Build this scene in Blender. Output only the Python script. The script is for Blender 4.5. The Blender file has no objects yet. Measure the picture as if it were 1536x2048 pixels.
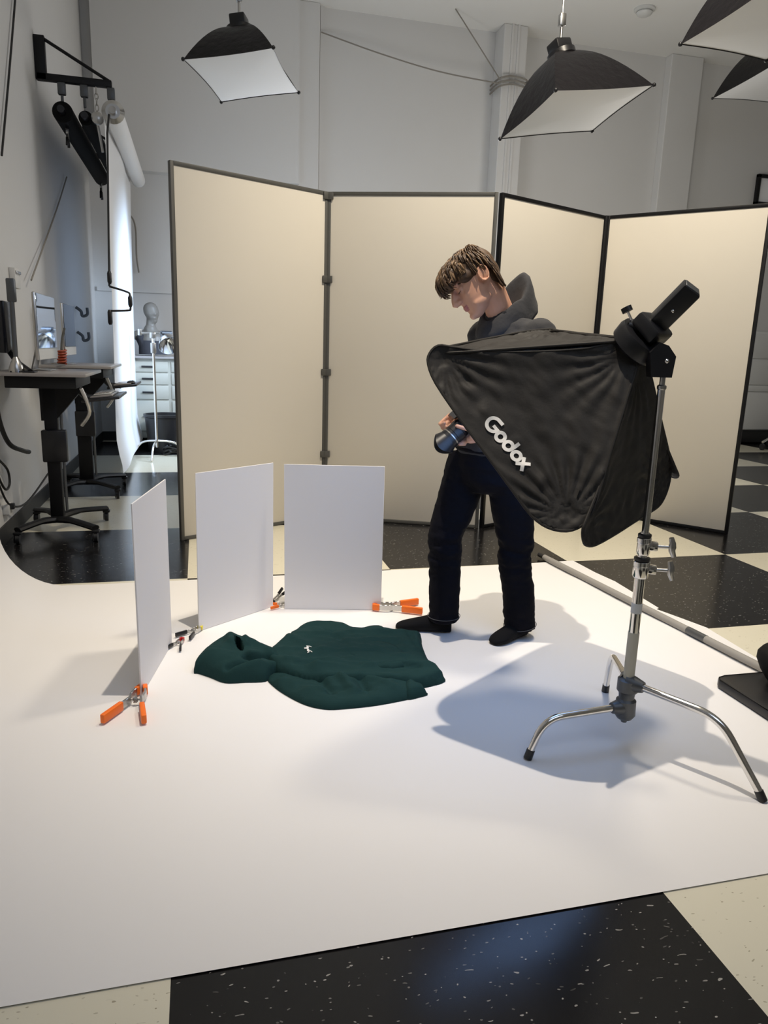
import bpy, bmesh, math, random
from mathutils import Vector, Matrix, Euler, noise
from mathutils.geometry import delaunay_2d_cdt

PI = math.pi
V = Vector
random.seed(7)
SC = bpy.context.scene
COL = SC.collection

# ------------------------------------------------------------------ camera
CAMZ = 1.34977
cr, cu, cf = V((0.96978632, -0.24195797, 0.03115827)), V((0.02391538, 0.22139676, 0.97489052)), V((0.24278087, 0.94469033, -0.22049407))
camd = bpy.data.cameras.new('camera')
cam = bpy.data.objects.new('camera', camd)
COL.objects.link(cam)
cam.matrix_world = Matrix(((cr.x, cu.x, -cf.x, 0), (cr.y, cu.y, -cf.y, 0), (cr.z, cu.z, -cf.z, CAMZ), (0, 0, 0, 1)))
camd.sensor_fit = 'HORIZONTAL'
camd.sensor_width = 36.0
camd.lens = 1456.368 * 36.0 / 1536.0
camd.clip_start = 0.05
camd.clip_end = 60
SC.camera = cam

# ------------------------------------------------------------------ exposure, world, lights
SC.view_settings.view_transform = 'Standard'
SC.view_settings.look = 'None'
SC.view_settings.gamma = 1.0
SC.view_settings.use_curve_mapping = False
SC.view_settings.exposure = 0.10
world = bpy.data.worlds.new('world')
SC.world = world
world.use_nodes = True
world.node_tree.nodes['Background'].inputs[0].default_value = (0.55, 0.65, 0.85, 1)
world.node_tree.nodes['Background'].inputs[1].default_value = 0.2

def lamp(name, kind, loc, target, power, color, **kw):
    d = bpy.data.lights.new(name, kind)
    d.energy = power
    d.color = color
    for k, v in kw.items():
        setattr(d, k, v)
    o = bpy.data.objects.new(name, d)
    COL.objects.link(o)
    o.location = loc
    o.rotation_euler = (V(target) - V(loc)).to_track_quat('-Z', 'Y').to_euler()
    return o

WARM = (1.0, 0.89, 0.74)
lamp('key_spotlight', 'SPOT', (0.55, 2.50, 5.0), (1.10, 3.05, 0), 600, WARM, spot_size=math.radians(66), spot_blend=1.0, shadow_soft_size=0.03)
lamp('screen_spotlight', 'SPOT', (2.3, 3.5, 5.3), (2.4, 5.4, 0.9), 640, (1.0, 0.89, 0.72), spot_size=math.radians(105), spot_blend=0.8, shadow_soft_size=0.25)
lamp('ceiling_fill', 'AREA', (1.6, -0.8, 4.6), (1.6, 4.0, 0.4), 40, (0.66, 0.78, 1.0), shape='RECTANGLE', size=3.5, size_y=2)
lamp('rear_fill', 'POINT', (4.9, 7.3, 2.6), (4.6, 7.2, 0), 85, (1.0, 0.95, 0.88), shadow_soft_size=0.5)  # unseen fill added behind the screens to brighten wall, ceiling and diffusers
lamp('rear_fill', 'POINT', (2.0, 7.8, 2.5), (4.6, 7.2, 0), 62, (0.95, 0.96, 1.0), shadow_soft_size=0.5)  # second added fill, hidden behind the screens on the left
lamp('alcove_light', 'AREA', (0.55, 8.8, 2.0), (-0.7, 8.9, 1.3), 42, (0.55, 0.74, 1.0), shape='RECTANGLE', size=0.8, size_y=1.6, spread=math.radians(110))

# ------------------------------------------------------------------ materials
def mat(name, col, rough=0.6, metal=0.0, spec=0.5, bump=None, vary=None, emit=None, estr=0, coat=0, sheen=0, sss=0):
    m = bpy.data.materials.new(name)
    m.use_nodes = True
    nt = m.node_tree
    b = nt.nodes['Principled BSDF']
    b.inputs['Base Color'].default_value = (*col, 1)
    b.inputs['Roughness'].default_value = rough
    b.inputs['Metallic'].default_value = metal
    b.inputs['Specular IOR Level'].default_value = spec
    b.inputs['Coat Weight'].default_value = coat
    b.inputs['Sheen Weight'].default_value = sheen
    if sss:
        b.inputs['Subsurface Weight'].default_value = sss
        b.inputs['Subsurface Radius'].default_value = (0.01, 0.004, 0.002)
        b.inputs['Subsurface Scale'].default_value = 1.0
    if emit:
        b.inputs['Emission Color'].default_value = (*emit, 1)
        b.inputs['Emission Strength'].default_value = estr
    tc = nt.nodes.new('ShaderNodeTexCoord')
    if vary:                                   # (scale, amount)
        n = nt.nodes.new('ShaderNodeTexNoise')
        n.inputs['Scale'].default_value = vary[0]
        n.inputs['Detail'].default_value = 4
        r = nt.nodes.new('ShaderNodeMapRange')
        r.inputs['To Min'].default_value = 1 - vary[1]
        r.inputs['To Max'].default_value = 1 + vary[1]
        h = nt.nodes.new('ShaderNodeHueSaturation')
        h.inputs['Color'].default_value = (*col, 1)
        nt.links.new(tc.outputs['Object'], n.inputs['Vector'])
        nt.links.new(n.outputs['Fac'], r.inputs['Value'])
        nt.links.new(r.outputs['Result'], h.inputs['Value'])
        nt.links.new(h.outputs['Color'], b.inputs['Base Color'])
    if bump:                                   # (scale, strength, distance)
        n = nt.nodes.new('ShaderNodeTexNoise')
        n.inputs['Scale'].default_value = bump[0]
        n.inputs['Detail'].default_value = 5
        u = nt.nodes.new('ShaderNodeBump')
        u.inputs['Strength'].default_value = bump[1]
        u.inputs['Distance'].default_value = bump[2]
        nt.links.new(tc.outputs['Object'], n.inputs['Vector'])
        nt.links.new(n.outputs['Fac'], u.inputs['Height'])
        nt.links.new(u.outputs['Normal'], b.inputs['Normal'])
    return m

M = {}
M['wall'] = mat('painted_wall', (0.66, 0.65, 0.63), 0.55, vary=(1.2, 0.03), bump=(30, 0.08, 0.01))
M['ceiling'] = mat('painted_ceiling', (0.78, 0.77, 0.74), 0.7)
M['black_base'] = mat('black_rubber_base', (0.012, 0.012, 0.012), 0.5)
M['paper'] = mat('white_seamless_paper', (0.79, 0.775, 0.765), 0.62, spec=0.25, vary=(2.0, 0.015), bump=(6, 0.05, 0.01))
M['foam'] = mat('white_foam_board', (0.76, 0.745, 0.75), 0.6, spec=0.3)
M['cream'] = mat('cream_screen_fabric', (0.70, 0.655, 0.57), 0.8, spec=0.2, vary=(1.5, 0.03))
M['grey_frame'] = mat('grey_painted_aluminium', (0.085, 0.083, 0.075), 0.5, metal=0.0)
M['black_frame'] = mat('black_painted_frame', (0.005, 0.005, 0.006), 0.5, spec=0.3)
M['chrome'] = mat('chrome_steel', (0.80, 0.78, 0.75), 0.12, metal=1.0)
M['steel'] = mat('brushed_steel', (0.55, 0.54, 0.52), 0.3, metal=1.0)
M['cast'] = mat('cast_grey_metal', (0.12, 0.125, 0.13), 0.45, metal=0.7, bump=(60, 0.15, 0.005))
M['black_plastic'] = mat('black_plastic', (0.010, 0.010, 0.012), 0.38)
M['black_matte'] = mat('black_matte', (0.006, 0.006, 0.006), 0.8, spec=0.2)
M['black_gloss'] = mat('black_gloss', (0.006, 0.007, 0.012), 0.15)
M['softbox_black'] = mat('black_nylon_fabric', (0.026, 0.0235, 0.021), 0.62, spec=0.25, bump=(120, 0.12, 0.004))
M['ceil_box'] = mat('black_coated_fabric', (0.016, 0.014, 0.017), 0.32, spec=0.5, bump=(14, 0.35, 0.02))
M['diffuser'] = mat('white_diffuser_fabric', (0.84, 0.85, 0.86), 0.7)
M['diffuser_lit'] = mat('lit_diffuser_fabric', (0.7, 0.75, 0.8), 0.7, emit=(0.30, 0.52, 1.0), estr=1.8)
M['logo'] = mat('white_print', (0.9, 0.88, 0.84), 0.6)
M['tape'] = mat('beige_tape', (0.50, 0.47, 0.38), 0.6)
M['orange'] = mat('orange_vinyl', (0.90, 0.17, 0.012), 0.45)
M['red_orange'] = mat('red_orange_rubber', (0.30, 0.045, 0.012), 0.5)
M['red'] = mat('red_plastic', (0.5, 0.02, 0.02), 0.4)
M['yellow'] = mat('yellow_plastic', (0.75, 0.62, 0.05), 0.4)
M['green'] = mat('dark_green_fleece', (0.0105, 0.034, 0.034), 0.9, spec=0.12, sheen=0.0, bump=(45, 0.25, 0.006))
M['green_shade'] = mat('shaded_green_lining', (0.006, 0.024, 0.023), 0.9, spec=0.15)  # fleece green darkened: shade inside the hood opening put into the colour
M['hoodie'] = mat('charcoal_fleece', (0.048, 0.048, 0.051), 0.9, spec=0.15, sheen=0.05, bump=(50, 0.3, 0.006))
M['denim'] = mat('black_denim', (0.006, 0.006, 0.0095), 0.85, spec=0.12, sheen=0.0, bump=(160, 0.25, 0.003), vary=(5, 0.3))
M['thread'] = mat('grey_thread', (0.08, 0.08, 0.085), 0.8)
M['sock'] = mat('black_knit', (0.005, 0.005, 0.006), 0.85, spec=0.2)
M['skin'] = mat('skin', (0.68, 0.37, 0.245), 0.5, spec=0.35, sss=0.12, vary=(30, 0.05))
M['lip'] = mat('lip_skin', (0.45, 0.17, 0.15), 0.45, spec=0.4)
M['hair'] = mat('brown_hair', (0.085, 0.047, 0.023), 0.5, spec=0.4, vary=(40, 0.35))
M['hair_dark'] = mat('dark_brown_hair', (0.040, 0.022, 0.012), 0.5, spec=0.4)
M['hair_light'] = mat('light_brown_hair', (0.19, 0.115, 0.058), 0.5, spec=0.4)
M['rope'] = mat('grey_cord', (0.25, 0.23, 0.20), 0.8)
M['cable'] = mat('black_cable', (0.010, 0.010, 0.010), 0.5)
M['white_plastic'] = mat('white_plastic', (0.62, 0.62, 0.60), 0.4)
M['cabinet'] = mat('cream_cabinet_paint', (0.42, 0.42, 0.37), 0.5)
M['grey_top'] = mat('grey_laminate', (0.30, 0.28, 0.27), 0.28)
M['screen'] = mat('blue_mirror_screen', (0.60, 0.72, 0.92), 0.03, metal=1.0)  # mirror tinted blue, putting the bright reflection into its colour
M['mannequin'] = mat('mannequin_plastic', (0.17, 0.155, 0.135), 0.4)
M['grey_cloth'] = mat('dark_grey_cloth', (0.035, 0.035, 0.042), 0.9)
M['reflector'] = mat('silver_reflector', (0.85, 0.87, 0.90), 0.1, metal=1.0)
M['tube_grey'] = mat('grey_cardboard_core', (0.30, 0.285, 0.26), 0.6)
M['lens_glass'] = mat('dark_lens_glass', (0.01, 0.012, 0.03), 0.05, coat=1)

def hung_paper_mat():
    m = bpy.data.materials.new('hung_white_paper')
    m.use_nodes = True
    nt = m.node_tree
    out = nt.nodes['Material Output']
    b = nt.nodes['Principled BSDF']
    b.inputs['Base Color'].default_value = (0.8, 0.8, 0.8, 1)
    b.inputs['Roughness'].default_value = 0.6
    t = nt.nodes.new('ShaderNodeBsdfTranslucent')
    t.inputs['Color'].default_value = (0.72, 0.76, 0.85, 1)
    mx = nt.nodes.new('ShaderNodeMixShader')
    mx.inputs[0].default_value = 0.10
    nt.links.new(b.outputs[0], mx.inputs[1])
    nt.links.new(t.outputs[0], mx.inputs[2])
    nt.links.new(mx.outputs[0], out.inputs['Surface'])
    return m
M['hung_paper'] = hung_paper_mat()

TW, TX, TY = 1.22092, -0.08926, 5.42515
def floor_mat():
    m = bpy.data.materials.new('checkered_vinyl_tile')
    m.use_nodes = True
    nt = m.node_tree
    b = nt.nodes['Principled BSDF']
    N, Lk = nt.nodes.new, nt.links.new
    tc = N('ShaderNodeTexCoord')
    sub = N('ShaderNodeVectorMath'); sub.operation = 'SUBTRACT'; sub.inputs[1].default_value = (TX - 20 * TW, TY - 20 * TW, 0)
    Lk(tc.outputs['Object'], sub.inputs[0])
    ck = N('ShaderNodeTexChecker'); ck.inputs['Scale'].default_value = 1.0 / TW
    ck.inputs['Color1'].default_value = (0, 0, 0, 1); ck.inputs['Color2'].default_value = (1, 1, 1, 1)
    zadd = N('ShaderNodeVectorMath'); zadd.operation = 'ADD'; zadd.inputs[1].default_value = (0, 0, 0.5)
    Lk(sub.outputs[0], zadd.inputs[0]); Lk(zadd.outputs[0], ck.inputs['Vector'])
    # flecks: stretched chips
    mp = N('ShaderNodeMapping'); mp.inputs['Scale'].default_value = (44, 96, 1)
    Lk(tc.outputs['Object'], mp.inputs['Vector'])
    dis = N('ShaderNodeTexNoise'); dis.inputs['Scale'].default_value = 14; Lk(tc.outputs['Object'], dis.inputs['Vector'])
    mixv = N('ShaderNodeVectorMath'); mixv.operation = 'MULTIPLY_ADD'; mixv.inputs[1].default_value = (4, 4, 0)
    Lk(dis.outputs['Color'], mixv.inputs[0]); Lk(mp.outputs['Vector'], mixv.inputs[2])
    vo = N('ShaderNodeTexVoronoi'); vo.inputs['Scale'].default_value = 1.0; vo.inputs['Randomness'].default_value = 1.0
    Lk(mixv.outputs[0], vo.inputs['Vector'])
    lt = N('ShaderNodeMath'); lt.operation = 'LESS_THAN'; lt.inputs[1].default_value = 0.17
    Lk(vo.outputs['Distance'], lt.inputs[0])
    sep = N('ShaderNodeSeparateColor'); Lk(vo.outputs['Color'], sep.inputs[0])
    pick = N('ShaderNodeMath'); pick.operation = 'GREATER_THAN'; pick.inputs[1].default_value = 0.45; Lk(sep.outputs[0], pick.inputs[0])
    fl = N('ShaderNodeMath'); fl.operation = 'MULTIPLY'; Lk(lt.outputs[0], fl.inputs[0]); Lk(pick.outputs[0], fl.inputs[1])
    fs = N('ShaderNodeMath'); fs.operation = 'MULTIPLY'; Lk(fl.outputs[0], fs.inputs[0]); Lk(sep.outputs[1], fs.inputs[1])
    blk = N('ShaderNodeMix'); blk.data_type = 'RGBA'
    blk.inputs[6].default_value = (0.0065, 0.006, 0.0065, 1); blk.inputs[7].default_value = (0.42, 0.40, 0.37, 1)
    Lk(fs.outputs[0], blk.inputs[0])
    wht = N('ShaderNodeMix'); wht.data_type = 'RGBA'
    wht.inputs[6].default_value = (0.72, 0.68, 0.545, 1); wht.inputs[7].default_value = (0.33, 0.29, 0.20, 1)
    Lk(fs.outputs[0], wht.inputs[0])
    mx = N('ShaderNodeMix'); mx.data_type = 'RGBA'
    Lk(ck.outputs['Fac'], mx.inputs[0]); Lk(blk.outputs[2], mx.inputs[6]); Lk(wht.outputs[2], mx.inputs[7])
    Lk(mx.outputs[2], b.inputs['Base Color'])
    b.inputs['Roughness'].default_value = 0.2
    nz = N('ShaderNodeTexNoise'); nz.inputs['Scale'].default_value = 3.5; Lk(tc.outputs['Object'], nz.inputs['Vector'])
    bp = N('ShaderNodeBump'); bp.inputs['Strength'].default_value = 0.06; bp.inputs['Distance'].default_value = 0.02
    Lk(nz.outputs['Fac'], bp.inputs['Height']); Lk(bp.outputs['Normal'], b.inputs['Normal'])
    return m
M['floor'] = floor_mat()

# ------------------------------------------------------------------ helpers
TM = {}          # matrices of the things' empties, so parts can be modelled in world space

def B():
    return bmesh.new()

def box(bm, c, s, rot=None, bev=0.0, seg=2):
    r = rot.to_4x4() if rot is not None else Matrix.Identity(4)
    m = Matrix.Translation(V(c)) @ r @ Matrix.Diagonal((s[0], s[1], s[2], 1))
    g = bmesh.ops.create_cube(bm, size=1.0, matrix=m)
    if bev > 0:
        es = list({e for v in g['verts'] for e in v.link_edges})
        bmesh.ops.bevel(bm, geom=es, offset=bev, segments=seg, profile=0.5, affect='EDGES')

def frame_of(d):
    d = d.normalized()
    a = V((0, 0, 1)) if abs(d.z) < 0.9 else V((1, 0, 0))
    x = d.cross(a).normalized()
    return x, d.cross(x).normalized()

def tube(bm, pts, r, n=12, caps=True, closed=False, sq=None):
    pts = [V(p) for p in pts]
    k = len(pts)
    rs = r if isinstance(r, (list, tuple)) else [r] * k
    tang = []
    for i in range(k):
        if closed:
            t = pts[(i + 1) % k] - pts[i - 1]
        else:
            t = pts[min(i + 1, k - 1)] - pts[max(i - 1, 0)]
        tang.append(t.normalized())
    x, y = frame_of(tang[0])
    rings = []
    for i in range(k):
        t = tang[i]
        x = (x - t * x.dot(t)).normalized()
        y = t.cross(x).normalized()
        sx, sy = (sq[i] if sq else (1, 1))
        rings.append([bm.verts.new(pts[i] + (x * math.cos(2 * PI * j / n) * sx + y * math.sin(2 * PI * j / n) * sy) * rs[i]) for j in range(n)])
    for i in range(k if closed else k - 1):
        a, b = rings[i], rings[(i + 1) % k]
        for j in range(n):
            bm.faces.new((a[j], a[(j + 1) % n], b[(j + 1) % n], b[j]))
    if caps and not closed:
        bm.faces.new(rings[0][::-1])
        bm.faces.new(rings[-1])

def loft(bm, rings, caps=True):
    rv = [[bm.verts.new(V(p)) for p in r] for r in rings]
    n = len(rv[0])
    for a, b in zip(rv, rv[1:]):
        for j in range(n):
            bm.faces.new((a[j], a[(j + 1) % n], b[(j + 1) % n], b[j]))
    if caps:
        bm.faces.new(rv[0][::-1])
        bm.faces.new(rv[-1])

def limb(bm, pts, rs, n=16):
    """rounded tapering limb: a tube with domed ends"""
    pts = [V(p) for p in pts]
    P, R = [], []
    d0 = (pts[0] - pts[1]).normalized()
    d1 = (pts[-1] - pts[-2]).normalized()
    for a in (80, 55, 30):
        P.append(pts[0] + d0 * rs[0] * math.sin(math.radians(a))); R.append(rs[0] * math.cos(math.radians(a)))
    P += pts; R += list(rs)
    for a in (30, 55, 80):
        P.append(pts[-1] + d1 * rs[-1] * math.sin(math.radians(a))); R.append(rs[-1] * math.cos(math.radians(a)))
    tube(bm, P, R, n)

def curve(pts, n=8):
    """Catmull-Rom through points"""
    pts = [V(p) for p in pts]
    out = []
    for i in range(len(pts) - 1):
        p0, p1, p2, p3 = pts[max(i - 1, 0)], pts[i], pts[i + 1], pts[min(i + 2, len(pts) - 1)]
        for k in range(n):
            t = k / n
            out.append(0.5 * ((2 * p1) + (p2 - p0) * t + (2 * p0 - 5 * p1 + 4 * p2 - p3) * t * t + (3 * p1 - p0 - 3 * p2 + p3) * t ** 3))
    out.append(pts[-1])
    return out

def closed_curve(pts, n=6):
    pts = [V(p) for p in pts]
    k = len(pts)
    out = []
    for i in range(k):
        p0, p1, p2, p3 = pts[i - 1], pts[i], pts[(i + 1) % k], pts[(i + 2) % k]
        for j in range(n):
            t = j / n
            out.append(0.5 * ((2 * p1) + (p2 - p0) * t + (2 * p0 - 5 * p1 + 4 * p2 - p3) * t * t + (3 * p1 - p0 - 3 * p2 + p3) * t ** 3))
    return out

def ball(bm, c, r, rot=None, u=16, v=12):
    r = (r, r, r) if not isinstance(r, (tuple, list)) else r
    m = Matrix.Translation(V(c)) @ (rot.to_4x4() if rot is not None else Matrix.Identity(4)) @ Matrix.Diagonal((*r, 1))
    bmesh.ops.create_uvsphere(bm, u_segments=u, v_segments=v, radius=1.0, matrix=m)

def lathe(bm, prof, n=24, m=None, caps=True):
    m = m or Matrix.Identity(4)
    loft(bm, [[m @ V((r * math.cos(2 * PI * j / n), r * math.sin(2 * PI * j / n), z)) for j in range(n)] for r, z in prof], caps)

def axis_m(o, d):
    """matrix whose z axis is d, origin o"""
    d = V(d).normalized()
    x, y = frame_of(d)
    if x.cross(y).dot(d) < 0:
        y = -y
    return Matrix(((x.x, y.x, d.x, o[0]), (x.y, y.y, d.y, o[1]), (x.z, y.z, d.z, o[2]), (0, 0, 0, 1)))

def basis(o, x, y, z):
    x, y, z = V(x), V(y), V(z)
    return Matrix(((x.x, y.x, z.x, o[0]), (x.y, y.y, z.y, o[1]), (x.z, y.z, z.z, o[2]), (0, 0, 0, 1)))

def cyl(bm, a, b, r, n=16):
    tube(bm, [a, b], r, n)

def prism(bm, poly, z0, z1, m=None):
    m = m or Matrix.Identity(4)
    lo = [bm.verts.new(m @ V((p[0], p[1], z0))) for p in poly]
    hi = [bm.verts.new(m @ V((p[0], p[1], z1))) for p in poly]
    n = len(poly)
    bm.faces.new(lo[::-1]); bm.faces.new(hi)
    for i in range(n):
        bm.faces.new((lo[i], lo[(i + 1) % n], hi[(i + 1) % n], hi[i]))

def finish(name, bm, ms, parent=None, angle=38, smooth=True):
    bmesh.ops.recalc_face_normals(bm, faces=bm.faces[:])
    if parent is not None:
        bm.transform(TM[parent.name].inverted())
    if smooth:
        lim = math.radians(angle)
        for f in bm.faces:
            f.smooth = True
        for e in bm.edges:
            if len(e.link_faces) == 2:
                e.smooth = e.calc_face_angle(0) < lim
    me = bpy.data.meshes.new(name)
    bm.to_mesh(me)
    bm.free()
    for x in (ms if isinstance(ms, (list, tuple)) else [ms]):
        me.materials.append(x)
    o = bpy.data.objects.new(name, me)
    COL.objects.link(o)
    TM[o.name] = Matrix.Identity(4)
    if parent is not None:
        o.parent = parent
        TM[o.name] = TM[parent.name].copy()
    return o

def tag(o, label, cat, group=None):
    o['label'] = label
    o['category'] = cat
    if group:
        o['group'] = group
    return o

def thing(name, label, cat, loc=(0, 0, 0), rotz=0.0, group=None):
    o = bpy.data.objects.new(name, None)
    COL.objects.link(o)
    o.empty_display_size = 0.1
    o.location = loc
    o.rotation_euler = (0, 0, rotz)
    TM[o.name] = Matrix.Translation(V(loc)) @ Matrix.Rotation(rotz, 4, 'Z')
    return tag(o, label, cat, group)

def struct(name, bm, ms, smooth=False):
    o = finish(name, bm, ms, None, smooth=smooth)
    o['kind'] = 'structure'
    return o

def remesh(bm, voxel, smooth=2, fac=0.5):
    me = bpy.data.meshes.new('t'); bm.to_mesh(me); bm.free()
    o = bpy.data.objects.new('t', me); COL.objects.link(o)
    r = o.modifiers.new('r', 'REMESH'); r.mode = 'VOXEL'; r.voxel_size = voxel; r.adaptivity = 0
    if smooth:
        s = o.modifiers.new('s', 'SMOOTH'); s.iterations = smooth; s.factor = fac
    dg = bpy.context.evaluated_depsgraph_get()
    e = o.evaluated_get(dg)
    m2 = bpy.data.meshes.new_from_object(e)
    out = bmesh.new(); out.from_mesh(m2)
    bpy.data.objects.remove(o); bpy.data.meshes.remove(me); bpy.data.meshes.remove(m2)
    return out

def wrinkle(bm, amp, scale, seed=0.0, mask=None, stretch=(1, 1, 1)):
    bm.normal_update()
    mv = []
    for v in bm.verts:
        q = V((v.co.x * stretch[0], v.co.y * stretch[1], v.co.z * stretch[2])) * scale + V((seed, seed * 1.7, -seed))
        n = noise.noise(q) * 0.7 + noise.noise(q * 2.1) * 0.3
        k = mask(v.co) if mask else 1.0
        mv.append(v.co + v.normal * n * amp * k)
    for v, c in zip(bm.verts, mv):
        v.co = c

def seg_dist(p, a, b):
    ab = (b[0] - a[0], b[1] - a[1])
    L = ab[0] ** 2 + ab[1] ** 2
    t = 0 if L == 0 else max(0, min(1, ((p[0] - a[0]) * ab[0] + (p[1] - a[1]) * ab[1]) / L))
    return math.hypot(p[0] - a[0] - ab[0] * t, p[1] - a[1] - ab[1] * t)

def poly_in(p, poly):
    c = False
    n = len(poly)
    for i in range(n):
        a, b = poly[i], poly[i - 1]
        if (a[1] > p[1]) != (b[1] > p[1]) and p[0] < (b[0] - a[0]) * (p[1] - a[1]) / (b[1] - a[1]) + a[0]:
            c = not c
    return c

def poly_dist(p, poly):
    return min(seg_dist(p, poly[i], poly[i - 1]) for i in range(len(poly)))

def fill(poly, step):
    """triangulate a 2-D outline with an even interior grid -> points, tris, distance to the edge"""
    out = []
    for i in range(len(poly)):
        a, b = poly[i], poly[(i + 1) % len(poly)]
        k = max(1, int(math.hypot(b[0] - a[0], b[1] - a[1]) / step + 0.5))
        out += [(a[0] + (b[0] - a[0]) * j / k, a[1] + (b[1] - a[1]) * j / k) for j in range(k)]
    pts = [V((x, y)) for x, y in out]
    n = len(pts)
    x0, x1 = min(p[0] for p in out), max(p[0] for p in out)
    y0, y1 = min(p[1] for p in out), max(p[1] for p in out)
    r = 0
    y = y0
    while y < y1:
        x = x0 + (step / 2 if r % 2 else 0)
        while x < x1:
            if poly_in((x, y), out) and poly_dist((x, y), out) > step * 0.6:
                pts.append(V((x, y)))
            x += step
        y += step * 0.866
        r += 1
    vs, es, fs, *_ = delaunay_2d_cdt(pts, [(i, (i + 1) % n) for i in range(n)], [list(range(n))], 1, 1e-6)
    return [(v.x, v.y) for v in vs], [list(f) for f in fs], [poly_dist((v.x, v.y), out) for v in vs]

def dup(root, loc=None, rot=None, label=None, group=None, scale=None):
    r = root.copy(); COL.objects.link(r)
    if loc is not None: r.location = loc
    if rot is not None: r.rotation_euler = rot
    if scale is not None: r.scale = (scale,) * 3
    if label: r['label'] = label
    if group: r['group'] = group
    for ch in list(root.children):
        c = ch.copy(); COL.objects.link(c); c.parent = r
        for g in list(ch.children):
            d = g.copy(); COL.objects.link(d); d.parent = c
    return r

# ------------------------------------------------------------------ the room
WX, WY, CZ = -1.28, 10.5, 5.6          # left wall, back wall, ceiling
RX, FY = 11.5, -4.0
b = B(); box(b, ((WX + RX) / 2, (FY + WY) / 2, -0.05), (RX - WX + 0.4, WY - FY + 0.4, 0.1)); fl = struct('floor', b, M['floor'])
b = B(); box(b, ((WX + RX) / 2, (FY + WY) / 2, CZ + 0.05), (RX - WX + 0.4, WY - FY + 0.4, 0.1)); struct('ceiling', b, M['ceiling'])
b = B(); box(b, (WX - 0.1, (FY + WY) / 2, CZ / 2), (0.2, WY - FY + 0.4, CZ)); struct('wall_left', b, M['wall'])
b = B(); box(b, ((WX + RX) / 2, WY + 0.1, CZ / 2), (RX - WX + 0.4, 0.2, CZ)); struct('wall_back', b, M['wall'])
b = B(); box(b, (RX + 0.1, (FY + WY) / 2, CZ / 2), (0.2, WY - FY + 0.4, CZ)); struct('wall_right', b, M['wall'])
b = B(); box(b, ((WX + RX) / 2, FY - 0.1, CZ / 2), (RX - WX + 0.4, 0.2, CZ)); struct('wall_front', b, M['wall'])
# pilasters and columns of the back wall
def pilaster(name, x0, x1, d, z1=CZ, grooves=False):
    b = B(); box(b, ((x0 + x1) / 2, WY - d / 2, z1 / 2), (x1 - x0, d, z1), bev=0.012)
    if grooves:
        for k in (0.35, 0.6):
            box(b, (x0 + (x1 - x0) * k, WY - d - 0.008, z1 / 2), (0.03, 0.016, z1))
    struct(name, b, M['wall'])
pilaster('trim_1', 1.34, 1.62, 0.12)
pilaster('trim_2', 4.06, 4.40, 0.32, grooves=True)
pilaster('trim_3', 6.72, 7.25, 0.16)
b = B(); box(b, (1.66, WY - 0.02, CZ / 2), (0.05, 0.04, CZ)); struct('trim_4', b, M['wall'])
# dropped header above the alcove and a ledge of the left wall's upper part
b = B(); box(b, (0.1, WY - 0.09, (3.42 + CZ) / 2), (2.5, 0.18, CZ - 3.42)); struct('trim_5', b, M['wall'])
b = B(); box(b, (WX + 0.006, (3.0 + WY) / 2, 0.06), (0.012, WY - 3.0, 0.12)); struct('baseboard_left', b, M['black_base'])
b = B(); box(b, ((WX + RX) / 2, WY - 0.006, 0.06), (RX - WX, 0.012, 0.12)); struct('baseboard_back', b, M['black_base'])
# trunking panel lines of the alcove
b = B(); box(b, (-0.3, WY - 0.015, 1.98), (1.9, 0.03, 0.05)); struct('trim_6', b, M['wall'])

# smoke detector
t = thing('smoke_detector', 'round white ringed detector on the ceiling above the rear softboxes', 'smoke detector', (5.55, 9.25, CZ))
b = B(); lathe(b, [(0.13, 0), (0.13, -0.02), (0.10, -0.03)], 28, Matrix.Translation((5.55, 9.25, CZ))); finish('base', b, M['white_plastic'], t)
b = B(); lathe(b, [(0.085, -0.03), (0.10, -0.05), (0.085, -0.07), (0.055, -0.085), (0.03, -0.09)], 28, Matrix.Translation((5.55, 9.25, CZ))); finish('cover', b, M['white_plastic'], t)

# ------------------------------------------------------------------ white paper sweep on the floor
y0f, y1f = 1.385, 4.165
t = thing('backdrop_paper', 'wide white seamless paper rolled out across the floor under the green hoodie', 'backdrop paper', (0.6, 2.8, 0))
prof = [(2.0, 0.004), (1.0, 0.004), (0.0, 0.004), (-0.55, 0.004)]
for k in range(1, 13):
    a = PI / 2 * k / 12
    prof.append((-0.72 - 0.34 * math.sin(a), 0.004 + 0.34 * (1 - math.cos(a))))
prof += [(-1.066, 1.0), (-1.06, 2.0), (-1.05, 3.0), (-1.05, 3.3)]
b = B()
NY = 14
right = [(2.464, 1.385), (2.468, 1.8), (2.472, 2.2), (2.473, 2.544), (2.481, 2.803), (2.483, 2.979), (2.44, 3.14), (2.40, 3.283), (2.424, 3.30), (2.426, 3.746), (2.41, 3.95), (2.39, 4.205)]
NY = len(right)
ys = [r[1] for r in right]
rows = []
for (rx, ry) in right:
    f = (ry - 1.385) / (4.205 - 1.385)
    row = [b.verts.new((rx, ry, 0.004 + 0.004 * math.sin(ry * 9)))]
    for (px, pz) in prof:
        yy = y0f - 0.008 * (1 - max(0, min(1, (px + 1) / 3))) + f * (y1f + 0.025 * max(0, min(1, (px + 0.2) / 2.4)) - y0f)
        row.append(b.verts.new((px, yy, pz)))
    rows.append(row)
for r0, r1 in zip(rows, rows[1:]):
    for i in range(len(r0) - 1):
        b.faces.new((r0[i], r0[i + 1], r1[i + 1], r1[i]))
finish('sheet', b, M['paper'], t)
b = B(); tube(b, [(-1.10, 1.3, 3.36), (-1.10, 4.25, 3.36)], 0.065, 20); finish('roll', b, M['paper'], t)
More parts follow.
